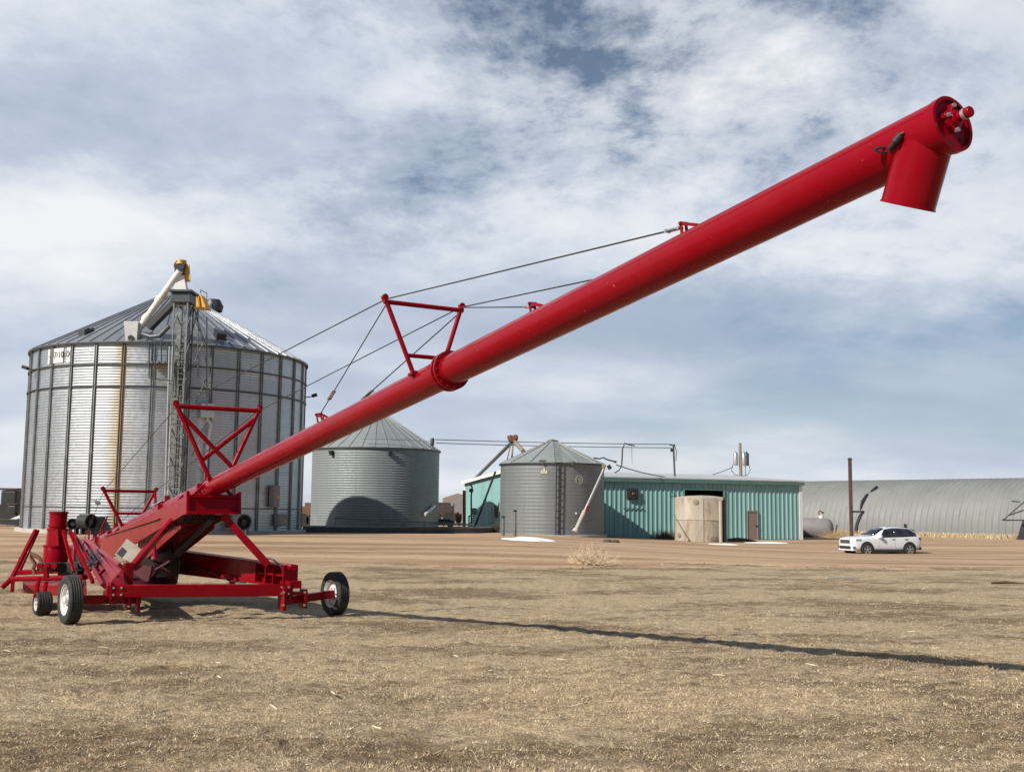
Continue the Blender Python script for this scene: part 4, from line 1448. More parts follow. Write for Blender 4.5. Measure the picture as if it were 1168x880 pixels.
fz = lambda a: V((C0.x, C0.y, EV)) + DA * a
sd0, sd1 = solve(fz, 779.5, 5, 24), solve(fz, 825, 5, 24)          # big doorway behind the tank
md0, md1 = solve(lambda a: V((C0.x, C0.y, .7)) + DA * a, 851.8, 5, 25), solve(lambda a: V((C0.x, C0.y, .7)) + DA * a, 863.2, 5, 25)
zdoor = solve(lambda z: Q((sd0 + sd1) / 2, 0, z), 558, 0, 5, 1)
zman = solve(lambda z: Q((md0 + md1) / 2, 0, z), 583, 0, 5, 1)
gt = lambda b: EV + RISE * (1 - abs(b - DEP / 2) / (DEP / 2))
ribbed(0, sd0, -.75, EV); ribbed(sd0, sd1, zdoor, EV); ribbed(sd1, LEN, -.75, EV)
ribbed(0, DEP, -.75, gt, 0, True, name='end_wall'); ribbed(0, DEP, -.75, gt, LEN, True, name='end_wall'); ribbed(0, LEN, -.75, EV, DEP, name='rear_wall')
mb = MB()
for sgn, b0_, b1_ in ((1, -.30, DEP / 2), (-1, DEP + .30, DEP / 2)):
    zb0 = EV - .30 * RISE / (DEP / 2)
    mb.hexa([Q(-.25, b0_, zb0 + .03), Q(LEN + .25, b0_, zb0 + .03), Q(LEN + .25, b1_, EV + RISE + .03), Q(-.25, b1_, EV + RISE + .03),
             Q(-.25, b0_, zb0 + .13), Q(LEN + .25, b0_, zb0 + .13), Q(LEN + .25, b1_, EV + RISE + .13), Q(-.25, b1_, EV + RISE + .13)])
shroof = mb.build('roof', 'roofwhite', shed)
mb = MB(); mb.bar(Q(-.2, -.20, EV - .14), Q(LEN + .2, -.20, EV - .14), .22, .24); mb.build('gutter', 'tealtrim', shed)
mb = MB(); mb.bar(Q(-.30, -.2, EV + .0), Q(-.30, DEP / 2, EV + RISE + .0), .07, .28); mb.bar(Q(-.30, DEP + .2, EV), Q(-.30, DEP / 2, EV + RISE), .07, .28); mb.build('gable_trim', 'white', shed)
mb = MB(); mb.bar(Q(LEN - .01, -.06, -.7), Q(LEN - .01, -.06, EV - .1), .28, .05, up=DB); mb.build('corner_trim', 'white', shed)
mb = MB(); mb.bar(Q(-.03, DEP - .1, -.7), Q(-.03, DEP - .1, EV - .1), .22, .06, up=DA); mb.build('corner_trim', 'white', shed)
mb = MB(); mb.bar(Q(0, -.05, -.45), Q(sd0, -.05, -.45), .06, .45); mb.bar(Q(sd1, -.05, -.45), Q(LEN, -.05, -.45), .06, .35); mb.build('base_trim', 'tealtrim', shed)
mb = MB()
mb.bar(Q(md0, -.08, -.6), Q(md0, -.08, zman), .08, .1); mb.bar(Q(md1, -.08, -.6), Q(md1, -.08, zman), .08, .1); mb.bar(Q(md0 - .04, -.08, zman), Q(md1 + .04, -.08, zman), .1, .1)
dfr = mb.build('door_frame', 'taupe', shed)
mb = MB(); mb.box(Q((md0 + md1) / 2, -.07, (zman - .5) / 2 - .05), (md1 - md0 - .06, .05, zman + .45), DA, DB); dr = mb.build('door', 'taupe', shed)
MB().box(Q(md1 - .12, -.14, .75), (.16, .1, .05), DA, DB).build('handle', 'black', dr)
mb = MB()
for a_ in (sd0, sd1):
    mb.bar(Q(a_, -.06, -.6), Q(a_, -.06, zdoor), .12, .12)
mb.bar(Q(sd0, -.06, zdoor), Q(sd1, -.06, zdoor), .12, .12)
mb.build('doorway_trim', 'tealtrim', shed)
# wall fan, conduit, ledge
fa = solve(fz, 720.5, 0, 20); zf = solve(lambda z: Q(fa, 0, z), 563, 0, 5, 1)
mb = MB(); mb.box(Q(fa, -.12, zf), (.86, .24, .78), DA, DB); wf = mb.build('wall_fan', 'black', shed, bevel=.05)
MB().lathe([(0, 0), (.14, 0), (.10, .08), (0, .08)], Q(fa + .02, -.25, zf), -DB, 14).build('fan_hub', 'rust', wf)
MB().lathe([(.27, 0), (.33, 0), (.33, .05), (.27, .05)], Q(fa, -.24, zf), -DB, 20, closed=True).build('fan_ring', 'darksteel', wf)
mb = MB(); mb.bar(Q(fa - .7, -.08, zf - 1.05), Q(fa + .9, -.08, zf - 1.05), .06, .05); mb.build('wall_conduit', 'tealtrim', shed)
# end wall: leaning dark pipe, meters, small red vent
pa, pb = solve(lambda b: Q(0, b, EV + .2), 566.5, 0, 20), solve(lambda b: Q(0, b, 0), 541, 0, 20)
p0, p1 = U(565, 538, 87.5), U(539.5, 606, 92)
dp = tag(MB().tube(p0, p1, .09, 8).build('drain_pipe', 'darksteel', None, smooth=40, origin=p1), 'thin dark pipe leaning against the sunlit end wall of the teal shed', 'pipe')
mt = thing('gas_meter', 'small grey meter with dark pipes at the rear corner of the shed end wall', 'meter', U(537, 606, 93.5))
mb = MB(); mb.path([U(537.5, 605, 93.6), U(537.5, 565, 93.6), U(538.5, 556, 93.6), U(537, 550, 93.6)], .07, 8); mb.tube(U(534.5, 605, 93.7), U(535, 588, 93.7), .06, 8); mb.tube(U(534.5, 588, 93.6), U(541, 588, 93.6), .05, 8); mb.build('meter_pipe', 'darksteel', mt)
mb = MB(); mb.lathe([(0, -.3), (.2, -.28), (.24, 0), (.2, .28), (0, .3)], U(541, 583, 93.5), n=14); mb.build('meter_body', 'steel', mt, smooth=40)
mb = MB(); mb.box(U(537.5, 559, 93.5), (.35, .2, .3)); mb.box(U(537, 552, 93.5), (.22, .2, .3)); mb.split('meter_valve', 'black', mt, bevel=.03)
vb = solve(lambda b: Q(0, b, 2.0), 567, 0, 20); zv = solve(lambda z: Q(0, vb, z), 582.5, 0, 4, 1)
mb = MB(); mb.box(Q(-.08, vb, zv), (.12, .55, .95), DA, DB); wv = mb.build('wall_vent', 'rust', shed)
mb = MB()
for i in range(5):
    mb.box(Q(-.16, vb, zv - .36 + .18 * i), (.04, .5, .05), DA, DB)
mb.build('vent_slat', 'brownpole', wv)

# ------------------------------------------------------------------ the rest of the yard
# stained tank in front of the shed doorway
TKc = U(799.5, 600, 77.0); TKc = V((TKc.x, TKc.y, 0)); TR = 29.3 / F * 77
tz0 = gz(TKc.x, TKc.y - 1.8) - .05; tzt = U(799.5, 566.5, 75.4).z
tk = thing('storage_tank', 'stained tan round tank standing in front of the shed\'s dark doorway', 'tank', (TKc.x, TKc.y, tz0))
mb = MB(); mb.lathe([(TR, tz0), (TR, tz0 + (tzt - tz0) * .49), (TR + .035, tz0 + (tzt - tz0) * .5), (TR, tz0 + (tzt - tz0) * .52), (TR, tzt - .06), (TR - .08, tzt), (TR * .5, tzt + .10), (0, tzt + .14)], TKc, n=64)
mb.build('shell', 'tan', tk, smooth=40)
for px_, m_ in ((822, 'tan'), (826, 'darksteel')):
    a_, q_ = cyl_pt(TKc, TR + .12, px_, 1.0)
    mb = MB(); mb.tube((q_.x, q_.y, tz0), (q_.x, q_.y, tzt - .05), .13, 10); mb.box(V((q_.x, q_.y, tzt - .1)), (.3, .3, .2)); mb.build('side_pipe', m_, tk, smooth=40)
for px_, z_, s in ((794, tzt - .35, .2), (775, tz0 + .5, .2), (813, tz0 + .25, .28), (817, tz0 + .3, .24)):
    a_, q_ = cyl_pt(TKc, TR, px_, z_)
    d_ = V((math.cos(a_), math.sin(a_), 0))
    MB().lathe([(0, 0), (s, 0), (s * .8, .08), (0, .1)], q_ - d_ * .02, d_, 16).build('fitting', 'wood', tk, smooth=40)
a_, q_ = cyl_pt(TKc, TR + .02, 802, 1)
MB().bar((q_.x, q_.y, tz0 + .02), (q_.x, q_.y, tzt - .06), .06, .05).build('moulded_rib', 'tan', tk)
q_ = U(769, 566, 77)
MB().path([q_ + V((-.25, 0, .0)), q_ + V((.1, 0, .02)), q_ + V((.3, .1, -.1))], .04, 6).build('inlet_hose', 'black', tk)

# grey propane tank past the end of the shed
pc0, pc1 = U(897, 603, 97), U(951, 603.2, 96)
pr_ = .92
pt = thing('propane_tank', 'grey horizontal propane tank lying beyond the end of the teal shed', 'tank', ((pc0.x + pc1.x) / 2, 96.5, gz(26, 96)))
pc0.z = pc1.z = U(930, 602.5, 96).z
ax = (pc1 - pc0)
hl_ = ax.length
prof = [(0, 0), (pr_ * .5, .08), (pr_ * .8, .25), (pr_ * .95, .5), (pr_, .8), (pr_, hl_ - .8), (pr_ * .95, hl_ - .5), (pr_ * .8, hl_ - .25), (pr_ * .5, hl_ - .08), (0, hl_)]
MB().lathe(prof, pc0, ax, 36).build('shell', 'greytank', pt, smooth=60)
for f_ in (.25, .80):
    c_ = pc0.lerp(pc1, f_); g_ = gz(c_.x, c_.y)
    MB().box(V((c_.x, c_.y, (g_ + c_.z) / 2 - .35)), (.3, 1.3, c_.z - g_ - .3)).build('saddle', 'black', pt)
c_ = pc0.lerp(pc1, .74)
mb = MB(); mb.tube(c_ + V((0, 0, pr_ - .05)), c_ + V((0, 0, pr_ + .22)), .22, 12); mb.build('dome', 'white', pt)
mb = MB(); mb.path([c_ + V((-.15, 0, pr_ + .2)), c_ + V((-.2, 0, pr_ + .55)), c_ + V((-.02, 0, pr_ + .62)), c_ + V((.05, 0, pr_ + .45))], .06, 8); mb.box(c_ + V((.16, 0, pr_ + .45)), (.16, .16, .18)); mb.build('gauge', 'rust', pt)
hp = U(954.5, 603, 96)
mb = MB(); mb.path([hp + V((-.1, 0, -.35)), hp + V((-.05, 0, .1)), hp + V((.04, 0, .36))], .07, 6); mb.build('hose_reel', 'black', pt)

# quonset hut
qa, qb = U(1100, 612, 103), None
QD = V((.64, -.768, 0)).normalized(); QN = V((.768, .64, 0)).normalized()
q0 = V((qa.x, qa.y, 0)); qw = 13.0
qz = -.45
qtop = U(1100, 546.8, 109).z
qs0, qs1 = -34.0, 22.0
qn = thing('quonset_hut', 'long arched grey steel quonset hut behind the white car', 'quonset hut', (q0.x + QN.x * qw / 2, q0.y + QN.y * qw / 2, qz))
prf = []
for i in range(41):
    a_ = math.pi * i / 40
    prf.append((qw / 2 - qw / 2 * math.cos(a_) * (1 if True else 0), (qtop - qz) * math.sin(a_) ** .82))
mb = MB()
pitch = .64
ns = int((qs1 - qs0) / pitch)
cols = []
for i in range(ns):
    x_ = qs0 + pitch * i
    cols += [(x_ + pitch * k_ / 6, .06 * (1 - math.cos(2 * math.pi * k_ / 6))) for k_ in range(6)]
vs, fs_ = [], []
for x_, o_ in cols:
    for u_, z_ in prf:
        k_ = V((u_ - qw / 2, 0, z_)); k_.normalize()
        p_ = q0 + QD * x_ + QN * (u_ - k_.x * -o_) + V((0, 0, qz + z_ + k_.z * o_))
        vs.append(p_)
m_ = len(prf)
for i in range(len(cols) - 1):
    for j in range(m_ - 1):
        fs_.append((i * m_ + j, i * m_ + j + 1, (i + 1) * m_ + j + 1, (i + 1) * m_ + j))
mb.add(vs, fs_)
mb.build('arched_shell', 'quonset', qn, smooth=80)
for x_ in (qs0, qs1 - .2):
    MB().prism([q0 + QD * x_ + QN * u_ + V((0, 0, qz + z_)) for u_, z_ in prf], QD * .1).build('end_wall', 'quonset', qn)

# brown pole, black crank pipe against the hut
pb_ = U(971.3, 609, 92); pt_ = U(969.5, 524, 92)
pz = gz(pb_.x, pb_.y)
pole = thing('bare_pole', 'bare brown steel pole standing alone in front of the quonset hut', 'pole', (pb_.x, pb_.y, pz))
MB().bar((pb_.x, pb_.y, pz - .3), (pb_.x, pb_.y, pt_.z), .26, .26).build('shaft', 'brownpole', pole, bevel=.03)
MB().lathe([(.2, 0), (.2, .08), (.1, .16), (0, .16)], (pb_.x, pb_.y, pt_.z), n=12).build('pole_cap', 'brownpole', pole)
MB().bar(U(971, 583.2, 91.9), U(985, 583.2, 91.9), .11, .15).build('cross_arm', 'black', pole)
fp = MB().path([U(976, 607.5, 98.6), U(977.5, 598, 98.6), U(981, 588, 98.6), U(985, 583, 98.8)], [.16, .15, .15, .12], 8)
fp.path([U(981.5, 581, 100), U(984, 572, 101), U(989, 564, 102.5)], [.08, .18, .14], 8)
fp.path([U(989, 564, 102.5), U(994, 559.8, 103.5)], .02, 5)
fp.path([U(994, 559.8, 103.5), U(1000, 555.5, 104.5)], [.10, .16], 8)
tag(fp.build('filling_pipe', 'black', None, smooth=40, origin=U(976, 608, 98.6)), 'bent black filling pipe leaning on the quonset hut beside the brown pole', 'pipe')
tr = thing('tailgate_panel', 'dark upright panel with a thin tilted frame at the right edge of the hut', 'panel', U(1165, 615, 96))
MB().prism([U(1159.5, 617, 95), U(1168, 617, 95), U(1180, 617, 95), U(1180, 590, 95), U(1167, 592, 95)], (.06, .2, 0)).build('panel', 'darksteel', tr)
mb = MB()
for a_, b_ in (((1144, 592.8), (1185, 593)), ((1145, 592), (1175, 566)), ((1154, 571.3), (1163, 572)), ((1152, 587), (1178, 578)), ((1143, 592), (1147, 593))):
    mb.tube(U(*a_, 94.6), U(*b_, 94.6), .06, 6)
mb.build('tilted_frame', 'darksteel', tr)

# overhead lines: mast on the shed roof, utility pole with transformers behind
mt_, mb_ = U(768, 506.5, 86), U(770, 546, 86)
ms = thing('service_mast', 'thin grey mast rising from the shed roof and carrying two wires', 'mast', mb_)
MB().tube(mb_ - V((0, 0, .3)), mt_, .075, 8).build('mast_tube', 'darksteel', ms)
mb = MB(); mb.bar(mt_ + V((-.3, 0, -.05)), mt_ + V((.15, 0, -.05)), .08, .08); mb.box(mt_ + V((-.12, 0, -.45)), (.2, .16, .25)); mb.path([mt_ + V((.1, 0, -.1)), mt_ + V((.24, 0, -.5)), mt_ + V((.2, 0, -1.3))], .03, 6); mb.build('insulator', 'black', ms)
up0, upt = U(846, 560, 118), U(844, 505, 118)
upz = gz(up0.x, up0.y)
upo = thing('utility_pole', 'wooden utility pole with three grey transformers behind the shed', 'utility pole', (up0.x, up0.y, upz))
MB().tube((up0.x, up0.y, upz - .3), upt, .22, 10, r2=.15).build('shaft', 'wood', upo)
for o_, m__ in ((-.50, 'galvbright'), (.38, 'galvbright'), (.66, 'darksteel')):
    MB().lathe([(0, -.75), (.24, -.7), (.26, -.6), (.26, .5), (.22, .6), (.08, .7), (0, .85)], V((upt.x + o_, upt.y - .35 + (.25 if m__ != 'white' else 0), U(845, 523, 118).z)), n=16).build('transformer', m__, upo, smooth=40)
mb = MB()
for sx in (-1, 1):
    c_ = V((upt.x + sx * .5, upt.y - .3, U(845, 535, 118).z))
    mb.path([c_ + V((sx * .35, 0, .5)), c_ + V((sx * .5, 0, -.1)), c_ + V((sx * .2, 0, -.6)), c_ + V((-sx * .4, 0, -.7))], .035, 6)
mb.build('jumper_wire', 'black', upo)
MB().tube((upt.x + .55, upt.y, upz + 2), (upt.x + .55, upt.y, U(845, 526, 118).z), .04, 6).build('ground_wire', 'steel', upo)


def wire(a, b, sag, r_, label, nm='overhead_wire', grp='wires over the shed and bins'):
    a, b = V(a), V(b)
    pts = [a.lerp(b, i / 20) - V((0, 0, sag * 4 * (i / 20) * (1 - i / 20))) for i in range(21)]
    o = MB().path(pts, r_, 6).build(nm, 'black', None, origin=(a + b) / 2)
    return tag(o, label, 'wire', grp)


wire(U(496, 501, 82), U(766, 506.5, 86), .06, .030, 'upper wire strung from the second bin to the roof mast')
wire(U(497, 505, 82), U(766, 510.5, 86), .06, .030, 'lower wire strung from the second bin to the roof mast')
wire(U(703, 530, 70), U(836, 532, 116), 1.0, .035, 'sagging service wire from the dark bin to the utility pole')
dw = MB().path([U(712, 507, 85), U(710, 512, 85), U(709.5, 524, 85), U(709, 531, 85), U(706, 536, 85), U(701, 539, 85)], .06, 6)
dw.path([U(712, 505, 85), U(717, 507, 85), U(724, 508, 85)], .05, 6)
dw.tube(U(720.5, 508, 85), U(721, 529, 85), .015, 5)
tag(dw.build('drop_cable', 'black', None, smooth=40, origin=U(710, 530, 85)), 'black drop cable hanging from the wires above the shed\'s left end', 'cable')

# transfer auger over the shed, behind the dark bin
tg = thing('transfer_auger', 'thin grey inclined auger with a rusty head above the shed roof', 'auger', U(548, 538, 90))
h0, h1 = U(539, 548.5, 99), U(585, 503, 84)
MB().tube(h0, h1, .15, 12).build('tube', 'steel', tg, smooth=40)
mb = MB(); mb.box(h1 + V((.02, 0, .15)), (.7, .5, .5), (.9, 0, -.35), (0, 1, 0), (.35, 0, .9)); mb.box(h1 + V((-.25, 0, .28)), (.35, .35, .3)); mb.lathe([(0, -.2), (.2, -.2), (.2, .2), (0, .2)], h1 + V((.2, -.2, .3)), (0, 1, 0), 12); mb.build('head', 'rust', tg, bevel=.05)
mb = MB(); mb.tube(h1 + V((.15, 0, -.05)), U(597, 514.5, 80), .17, 12); mb.build('spout', 'wood', tg, smooth=40)
mb = MB(); mb.tube(h1 + V((-.15, 0, -.2)), U(578, 526, 84), .05, 6); mb.tube(h1 + V((.02, 0, -.2)), U(583, 524, 84), .05, 6); mb.tube(h1 + V((.02, 0, -.2)), U(583, 545, 84), .05, 6); mb.tube(U(578, 526, 84), U(576, 545, 84), .05, 6); mb.build('support_leg', 'wood', tg)

# white spill, planks, weeds
def blob(name, cx, cy, rx, ry, h_, m_, seed, label=None, cat=None, kind=None, n_=40, rings=9):
    vs, fs_ = [], []
    for j in range(rings + 1):
        f_ = j / rings
        for i in range(n_):
            a_ = 2 * math.pi * i / n_
            k_ = 1 + .45 * (float(vnoise(math.cos(a_) * 2.2 + 5, math.sin(a_) * 2.2 + 5, seed)) - .5)
            x_, y_ = cx + rx * f_ * k_ * math.cos(a_), cy + ry * f_ * k_ * math.sin(a_)
            z_ = gz(x_, y_) + .05 + h_ * (1 - f_ ** 2) * (.6 + .8 * float(vnoise(x_ * 1.7, y_ * 1.7, seed + 1))) - (.10 if j == rings else 0)
            vs.append((x_, y_, z_))
    for j in range(rings):
        for i in range(n_):
            fs_.append((j * n_ + i, j * n_ + (i + 1) % n_, (j + 1) * n_ + (i + 1) % n_, (j + 1) * n_ + i))
    o = MB().add(vs, fs_).build(name, m_, None, smooth=60, origin=(cx, cy, gz(cx, cy)))
    return tag(o, label, cat, None, kind)


s_ = U(603, 617, 57)
blob('white_spill', s_.x, s_.y + 1.5, 1.45, 2.4, .13, 'snow', 31, 'patch of spilled white powder on the dirt before the dark bin', 'spill')
s_ = U(700, 618.5, 72)
s_ = U(826, 619.5, 70)
blob('white_spill', s_.x, s_.y, 1.1, .8, .05, 'snow', 33, 'thin white patch on the dirt at the tank foot', 'spill')
s_ = U(875, 618.5, 76)
blob('white_spill', s_.x, s_.y, 1.5, .8, .05, 'snow', 35, 'thin white patch on the dirt below the taupe door', 'spill')
s_ = U(845, 616.5, 79)
blob('dirt_pile', s_.x, s_.y, 1.3, .8, .22, 'bush', 37, 'low dark heap on the ground between the tank and the taupe door', 'heap')
wp = U(958, 660.5, 31); wq = U(980, 660.2, 31)
for q_ in (wp, wq):
    q_.z = gz(q_.x, q_.y) + .05
wp = U(942, 660.5, 30.5); wp.z = gz(wp.x, wp.y) + .05
tag(MB().bar(wp, wq, .08, .03).build('pale_plank', 'concrete', None, bevel=.01, origin=wp), 'thin pale plank lying flat on the grass in front of the car', 'plank')
wp, wq = U(1131, 665, 29), U(1168, 663.5, 29)
for q_ in (wp, wq):
    q_.z = gz(q_.x, q_.y) + .05
tag(MB().path([wp, wp.lerp(wq, .5) + V((0, .1, .02)), wq], [.03, .04, .02], 6).build('fallen_branch', 'brownpole', None, origin=wp), 'thin brown stick lying on the grass near the right edge', 'stick')


def weed(cx, cy, r_, h_, n_, m_, label, cat, seed, name='tumbleweed', curl=.5):
    rg = random.Random(seed)
    vs, fs_ = [], []
    for i in range(n_):
        a_ = rg.uniform(0, 2 * math.pi); el = math.acos(rg.uniform(.05, 1)); l_ = rg.uniform(.55, 1.05)
        d_ = V((math.cos(a_) * math.sin(el) * r_, math.sin(a_) * math.sin(el) * r_, math.cos(el) * h_)) * l_
        b_ = V((cx + rg.uniform(-.5, .5) * r_, cy + rg.uniform(-.5, .5) * r_, gz(cx, cy) + .02))
        sd_ = V((rg.uniform(-1, 1), rg.uniform(-1, 1), rg.uniform(-.3, .3))).normalized()
        p_ = [b_ + d_ * f_ + sd_ * (curl * r_ * .35 * math.sin(f_ * 2.6)) for f_ in (0, .4, .75, 1)]
        w0_ = .008
        cr = d_.cross(V((rg.uniform(-1, 1), -1, .2))).normalized() * w0_
        k_ = len(vs)
        for j, q_ in enumerate(p_):
            t_ = 1 - .7 * j / 3
            vs += [q_ - cr * t_, q_ + cr * t_]
        fs_ += [(k_ + 2 * j, k_ + 2 * j + 1, k_ + 2 * j + 3, k_ + 2 * j + 2) for j in range(3)]
        for j in (2, 3):                                          # twigs
            for _ in range(2):
                e_ = V((rg.uniform(-1, 1), rg.uniform(-1, 1), rg.uniform(-.2, 1))) * (.22 * r_)
                k_ = len(vs)
                vs += [p_[j] - cr * .5, p_[j] + cr * .5, p_[j] + e_]
                fs_.append((k_, k_ + 1, k_ + 2))
    o = MB().add(vs, fs_).build(name, m_, None, origin=(cx, cy, gz(cx, cy)))
    return tag(o, label, cat)


s_ = U(676, 647, 36.5); weed(s_.x, s_.y, .75, .66, 300, 'weed', 'pale dry tumbleweed on the edge of the dirt yard', 'weed', 3)
s_ = U(760, 614, 79.2); weed(s_.x, s_.y, 1.05, .72, 700, 'bush', 'dark weeds growing against the teal wall left of the tank', 'weeds', 5, 'weed_clump')
s_ = U(567, 606, 76.0); weed(s_.x, s_.y, .5, .85, 500, 'bush', 'small dark weeds at the left foot of the dark bin', 'weeds', 8, 'weed_clump')
s_ = U(958, 612, 95.5); weed(s_.x, s_.y, 1.5, .75, 800, 'dryshrub', 'tan dry grass clump by the end of the propane tank', 'weeds', 9, 'weed_clump')
# posts at the foot of the dark bin
for (px_, ya, yb, d_, lab) in ((574, 609, 590, 66.5, 'short pale pipe post at the left foot of the dark bin'), (587.5, 610, 583, 65.5, 'taller grey pipe post before the dark bin')):
    a_ = U(px_, ya, d_); b_ = U(px_, yb, d_); a_.z = gz(a_.x, a_.y)
    po = thing('pipe_post', lab, 'post', a_, 'pipe posts by the dark bin')
    MB().tube(a_, b_, .09, 10).build('shaft', 'steel', po, smooth=40)
    MB().lathe([(.12, 0), (.12, .05), (.06, .1), (0, .1)], b_, n=10).build('post_cap', 'black', po)
a_, b_ = U(529.5, 606, 93), U(529.5, 559, 93); a_.z = gz(a_.x, a_.y)
tag(MB().tube(a_, b_, .13, 8).build('rusty_post', 'rust', None, origin=a_), 'rust brown post behind the rear corner of the teal shed', 'post')
# stones before the bins
for px_, py_ in ((693, 617), (701, 618)):
    s_ = U(px_, py_, 62); z_ = gz(s_.x, s_.y)
    mb = MB(); mb.lathe([(0, -.05), (.26, -.02), (.3, .08), (.2, .18), (0, .2)], (s_.x, s_.y, z_), n=9)
    tag(mb.build('stone', 'bush', None, bevel=.04, origin=(s_.x, s_.y, z_)), 'small dark stone on the dirt right of the dark bin', 'stone', 'two dark stones on the dirt')

# dry grass strip along the hut
def drygrass(name, n_, fx, hh_, w_, m_, seed, lean=.35):
    rg = np.random.default_rng(seed)
    pos = fx(rg, n_)
    h_ = hh_ * rg.uniform(.5, 1.2, n_)
    a_ = rg.uniform(0, 6.283, n_)
    ln = rg.normal(0, lean, (n_, 2)) * h_[:, None]
    vs = np.zeros((n_, 3, 3))
    dx = np.stack([np.cos(a_), np.sin(a_)], 1) * (w_ / 2)
    vs[:, 0, :2] = pos[:, :2] - dx; vs[:, 1, :2] = pos[:, :2] + dx; vs[:, 2, :2] = pos[:, :2] + ln
    z_ = gza(pos[:, 0], pos[:, 1]) + rough(pos[:, 0], pos[:, 1])
    vs[:, 0, 2] = z_ - .01; vs[:, 1, 2] = z_ - .01; vs[:, 2, 2] = z_ + h_
    me = bpy.data.meshes.new(name)
    me.vertices.add(n_ * 3); me.vertices.foreach_set('co', vs.reshape(-1))
    me.loops.add(n_ * 3); me.loops.foreach_set('vertex_index', np.arange(n_ * 3, dtype=np.int32))
    me.polygons.add(n_); me.polygons.foreach_set('loop_start', np.arange(0, n_ * 3, 3, dtype=np.int32))
    at_ = me.attributes.new('tone', 'FLOAT', 'POINT')
    at_.data.foreach_set('value', np.repeat(rg.uniform(0, 1, n_), 3).astype(np.float32))
    me.update(calc_edges=True)
    me.materials.append(M[m_])
    o = bpy.data.objects.new(name, me)
    col.objects.link(o)
    return tag(o, kind='stuff')


m, nt, p = nodes('straw_blades')
at_ = N(nt, 'ShaderNodeAttribute', attribute_name='tone')
c = ramp(nt, at_.outputs['Fac'], [(0, (.18, .125, .075)), (.4, (.44, .33, .205)), (.75, (.68, .55, .36)), (1, (.86, .74, .53))])
L(nt, c, p.inputs['Base Color']); p.inputs['Roughness'].default_value = .8; p.inputs['Specular IOR Level'].default_value = .2
M['blades'] = m
M['clods'] = mat('dirt_clods', (.36, .25, .16), .95, 0, .35, .8)


def fx_hut(rg, n_):
    u_ = rg.uniform(-30, 12, n_); v_ = -np.abs(rg.normal(0, 1.3, n_)) - .05
    return np.stack([q0.x + QD.x * u_ + QN.x * v_, q0.y + QD.y * u_ + QN.y * v_], 1)


drygrass('dry_grass_strip', 26000, fx_hut, .45, .05, 'blades', 4)


def fx_near(rg, n_):
    d_ = 4.2 * (46 / 4.2) ** (rg.uniform(0, 1, n_) ** 1.0)
    x_ = rg.uniform(-.62, .62, n_) * d_
    y_ = d_
    keep = vnoise(x_ * .5, y_ * .8, 41) * .6 + vnoise(x_ * 2.5, y_ * 3.5, 42) * .6
    ok = (keep > .38) & (yard(x_, y_) < rg.uniform(-1.5, 1.6, n_))
    return np.stack([x_[ok], y_[ok]], 1)


def drygrass_n(name, n_, fx, *a):
    rg = np.random.default_rng(99)
    p_ = fx(rg, n_)
    return drygrass(name, len(p_), lambda r_, k_: p_, *a)


# short matted turf: tiny blades leaning every way
def fx_yard(rg, n_):
    d_ = rg.uniform(34, 72, n_); x_ = rg.uniform(-.6, .6, n_) * d_
    ok = (yard(x_, d_) > .2) & (vnoise(x_ * .25, d_ * .8, 61) > rg.uniform(.25, .75, n_))
    return np.stack([x_[ok], d_[ok]], 1)


drygrass_n('loose_gravel', 16000, fx_yard, .045, .13, 'clods', 44, .6)


def fx_tuft(rg, n_):
    k_ = n_ // 40
    d_ = 4.4 * (40 / 4.4) ** (rg.uniform(0, 1, k_) ** 1.15)
    x_ = rg.uniform(-.6, .6, k_) * d_
    ok = (vnoise(x_ * .4, d_ * .6, 51) > .5) & (yard(x_, d_) < .8)
    x_, d_ = x_[ok], d_[ok]
    rr_ = rg.uniform(.03, .13, len(x_))
    a_ = rg.uniform(0, 6.283, (len(x_), 40)); q_ = np.sqrt(rg.uniform(0, 1, (len(x_), 40))) * rr_[:, None]
    return np.stack([(x_[:, None] + np.cos(a_) * q_ * 1.5).ravel(), (d_[:, None] + np.sin(a_) * q_).ravel()], 1)


drygrass_n('straw_litter', 7000, fx_near, .016, .012, 'blades', 31, 4.0)
drygrass_n('dry_tufts', 150000, fx_tuft, .021, .007, 'blades', 16, 1.1)
drygrass_n('dry_grass', 420000, fx_near, .012, .007, 'blades', 6, 2.2)
# scattered pale straw pieces that can be told apart
rg = random.Random(12)
spots = [(118, 738), (207, 768), (133, 777), (249, 756), (250, 772), (8, 742), (312, 806), (185, 812), (520, 748), (560, 765), (640, 752), (95, 758), (300, 836), (700, 800), (820, 770), (925, 758), (1040, 720), (430, 830), (60, 800), (380, 790)]
for i, (px_, py_) in enumerate(spots):
    d_ = 12.0
    for _ in range(30):
        s_ = U(px_, py_, d_); e_ = s_.z - gz(s_.x, s_.y) - .03
        d_ *= 1 + e_ / 1.6
    s_ = U(px_, py_, d_)
    a_ = rg.uniform(-1.2, 1.2); l_ = rg.uniform(.05, .16)
    v_ = V((math.cos(a_), math.sin(a_), 0)) * l_
    zz_ = gz(s_.x, s_.y) + .035
    c_ = V((s_.x, s_.y, zz_))
    o = MB().path([c_ - v_ / 2, c_ + V((0, rg.uniform(-.01, .01), .0)), c_ + v_ / 2 + V((0, 0, rg.uniform(-.01, .01)))], [.004, .007, .003], 5).build('straw_piece', 'straw', None, origin=c_)
    tag(o, 'pale piece of broken straw lying on the dead turf', 'straw', 'pale straw pieces on the turf')

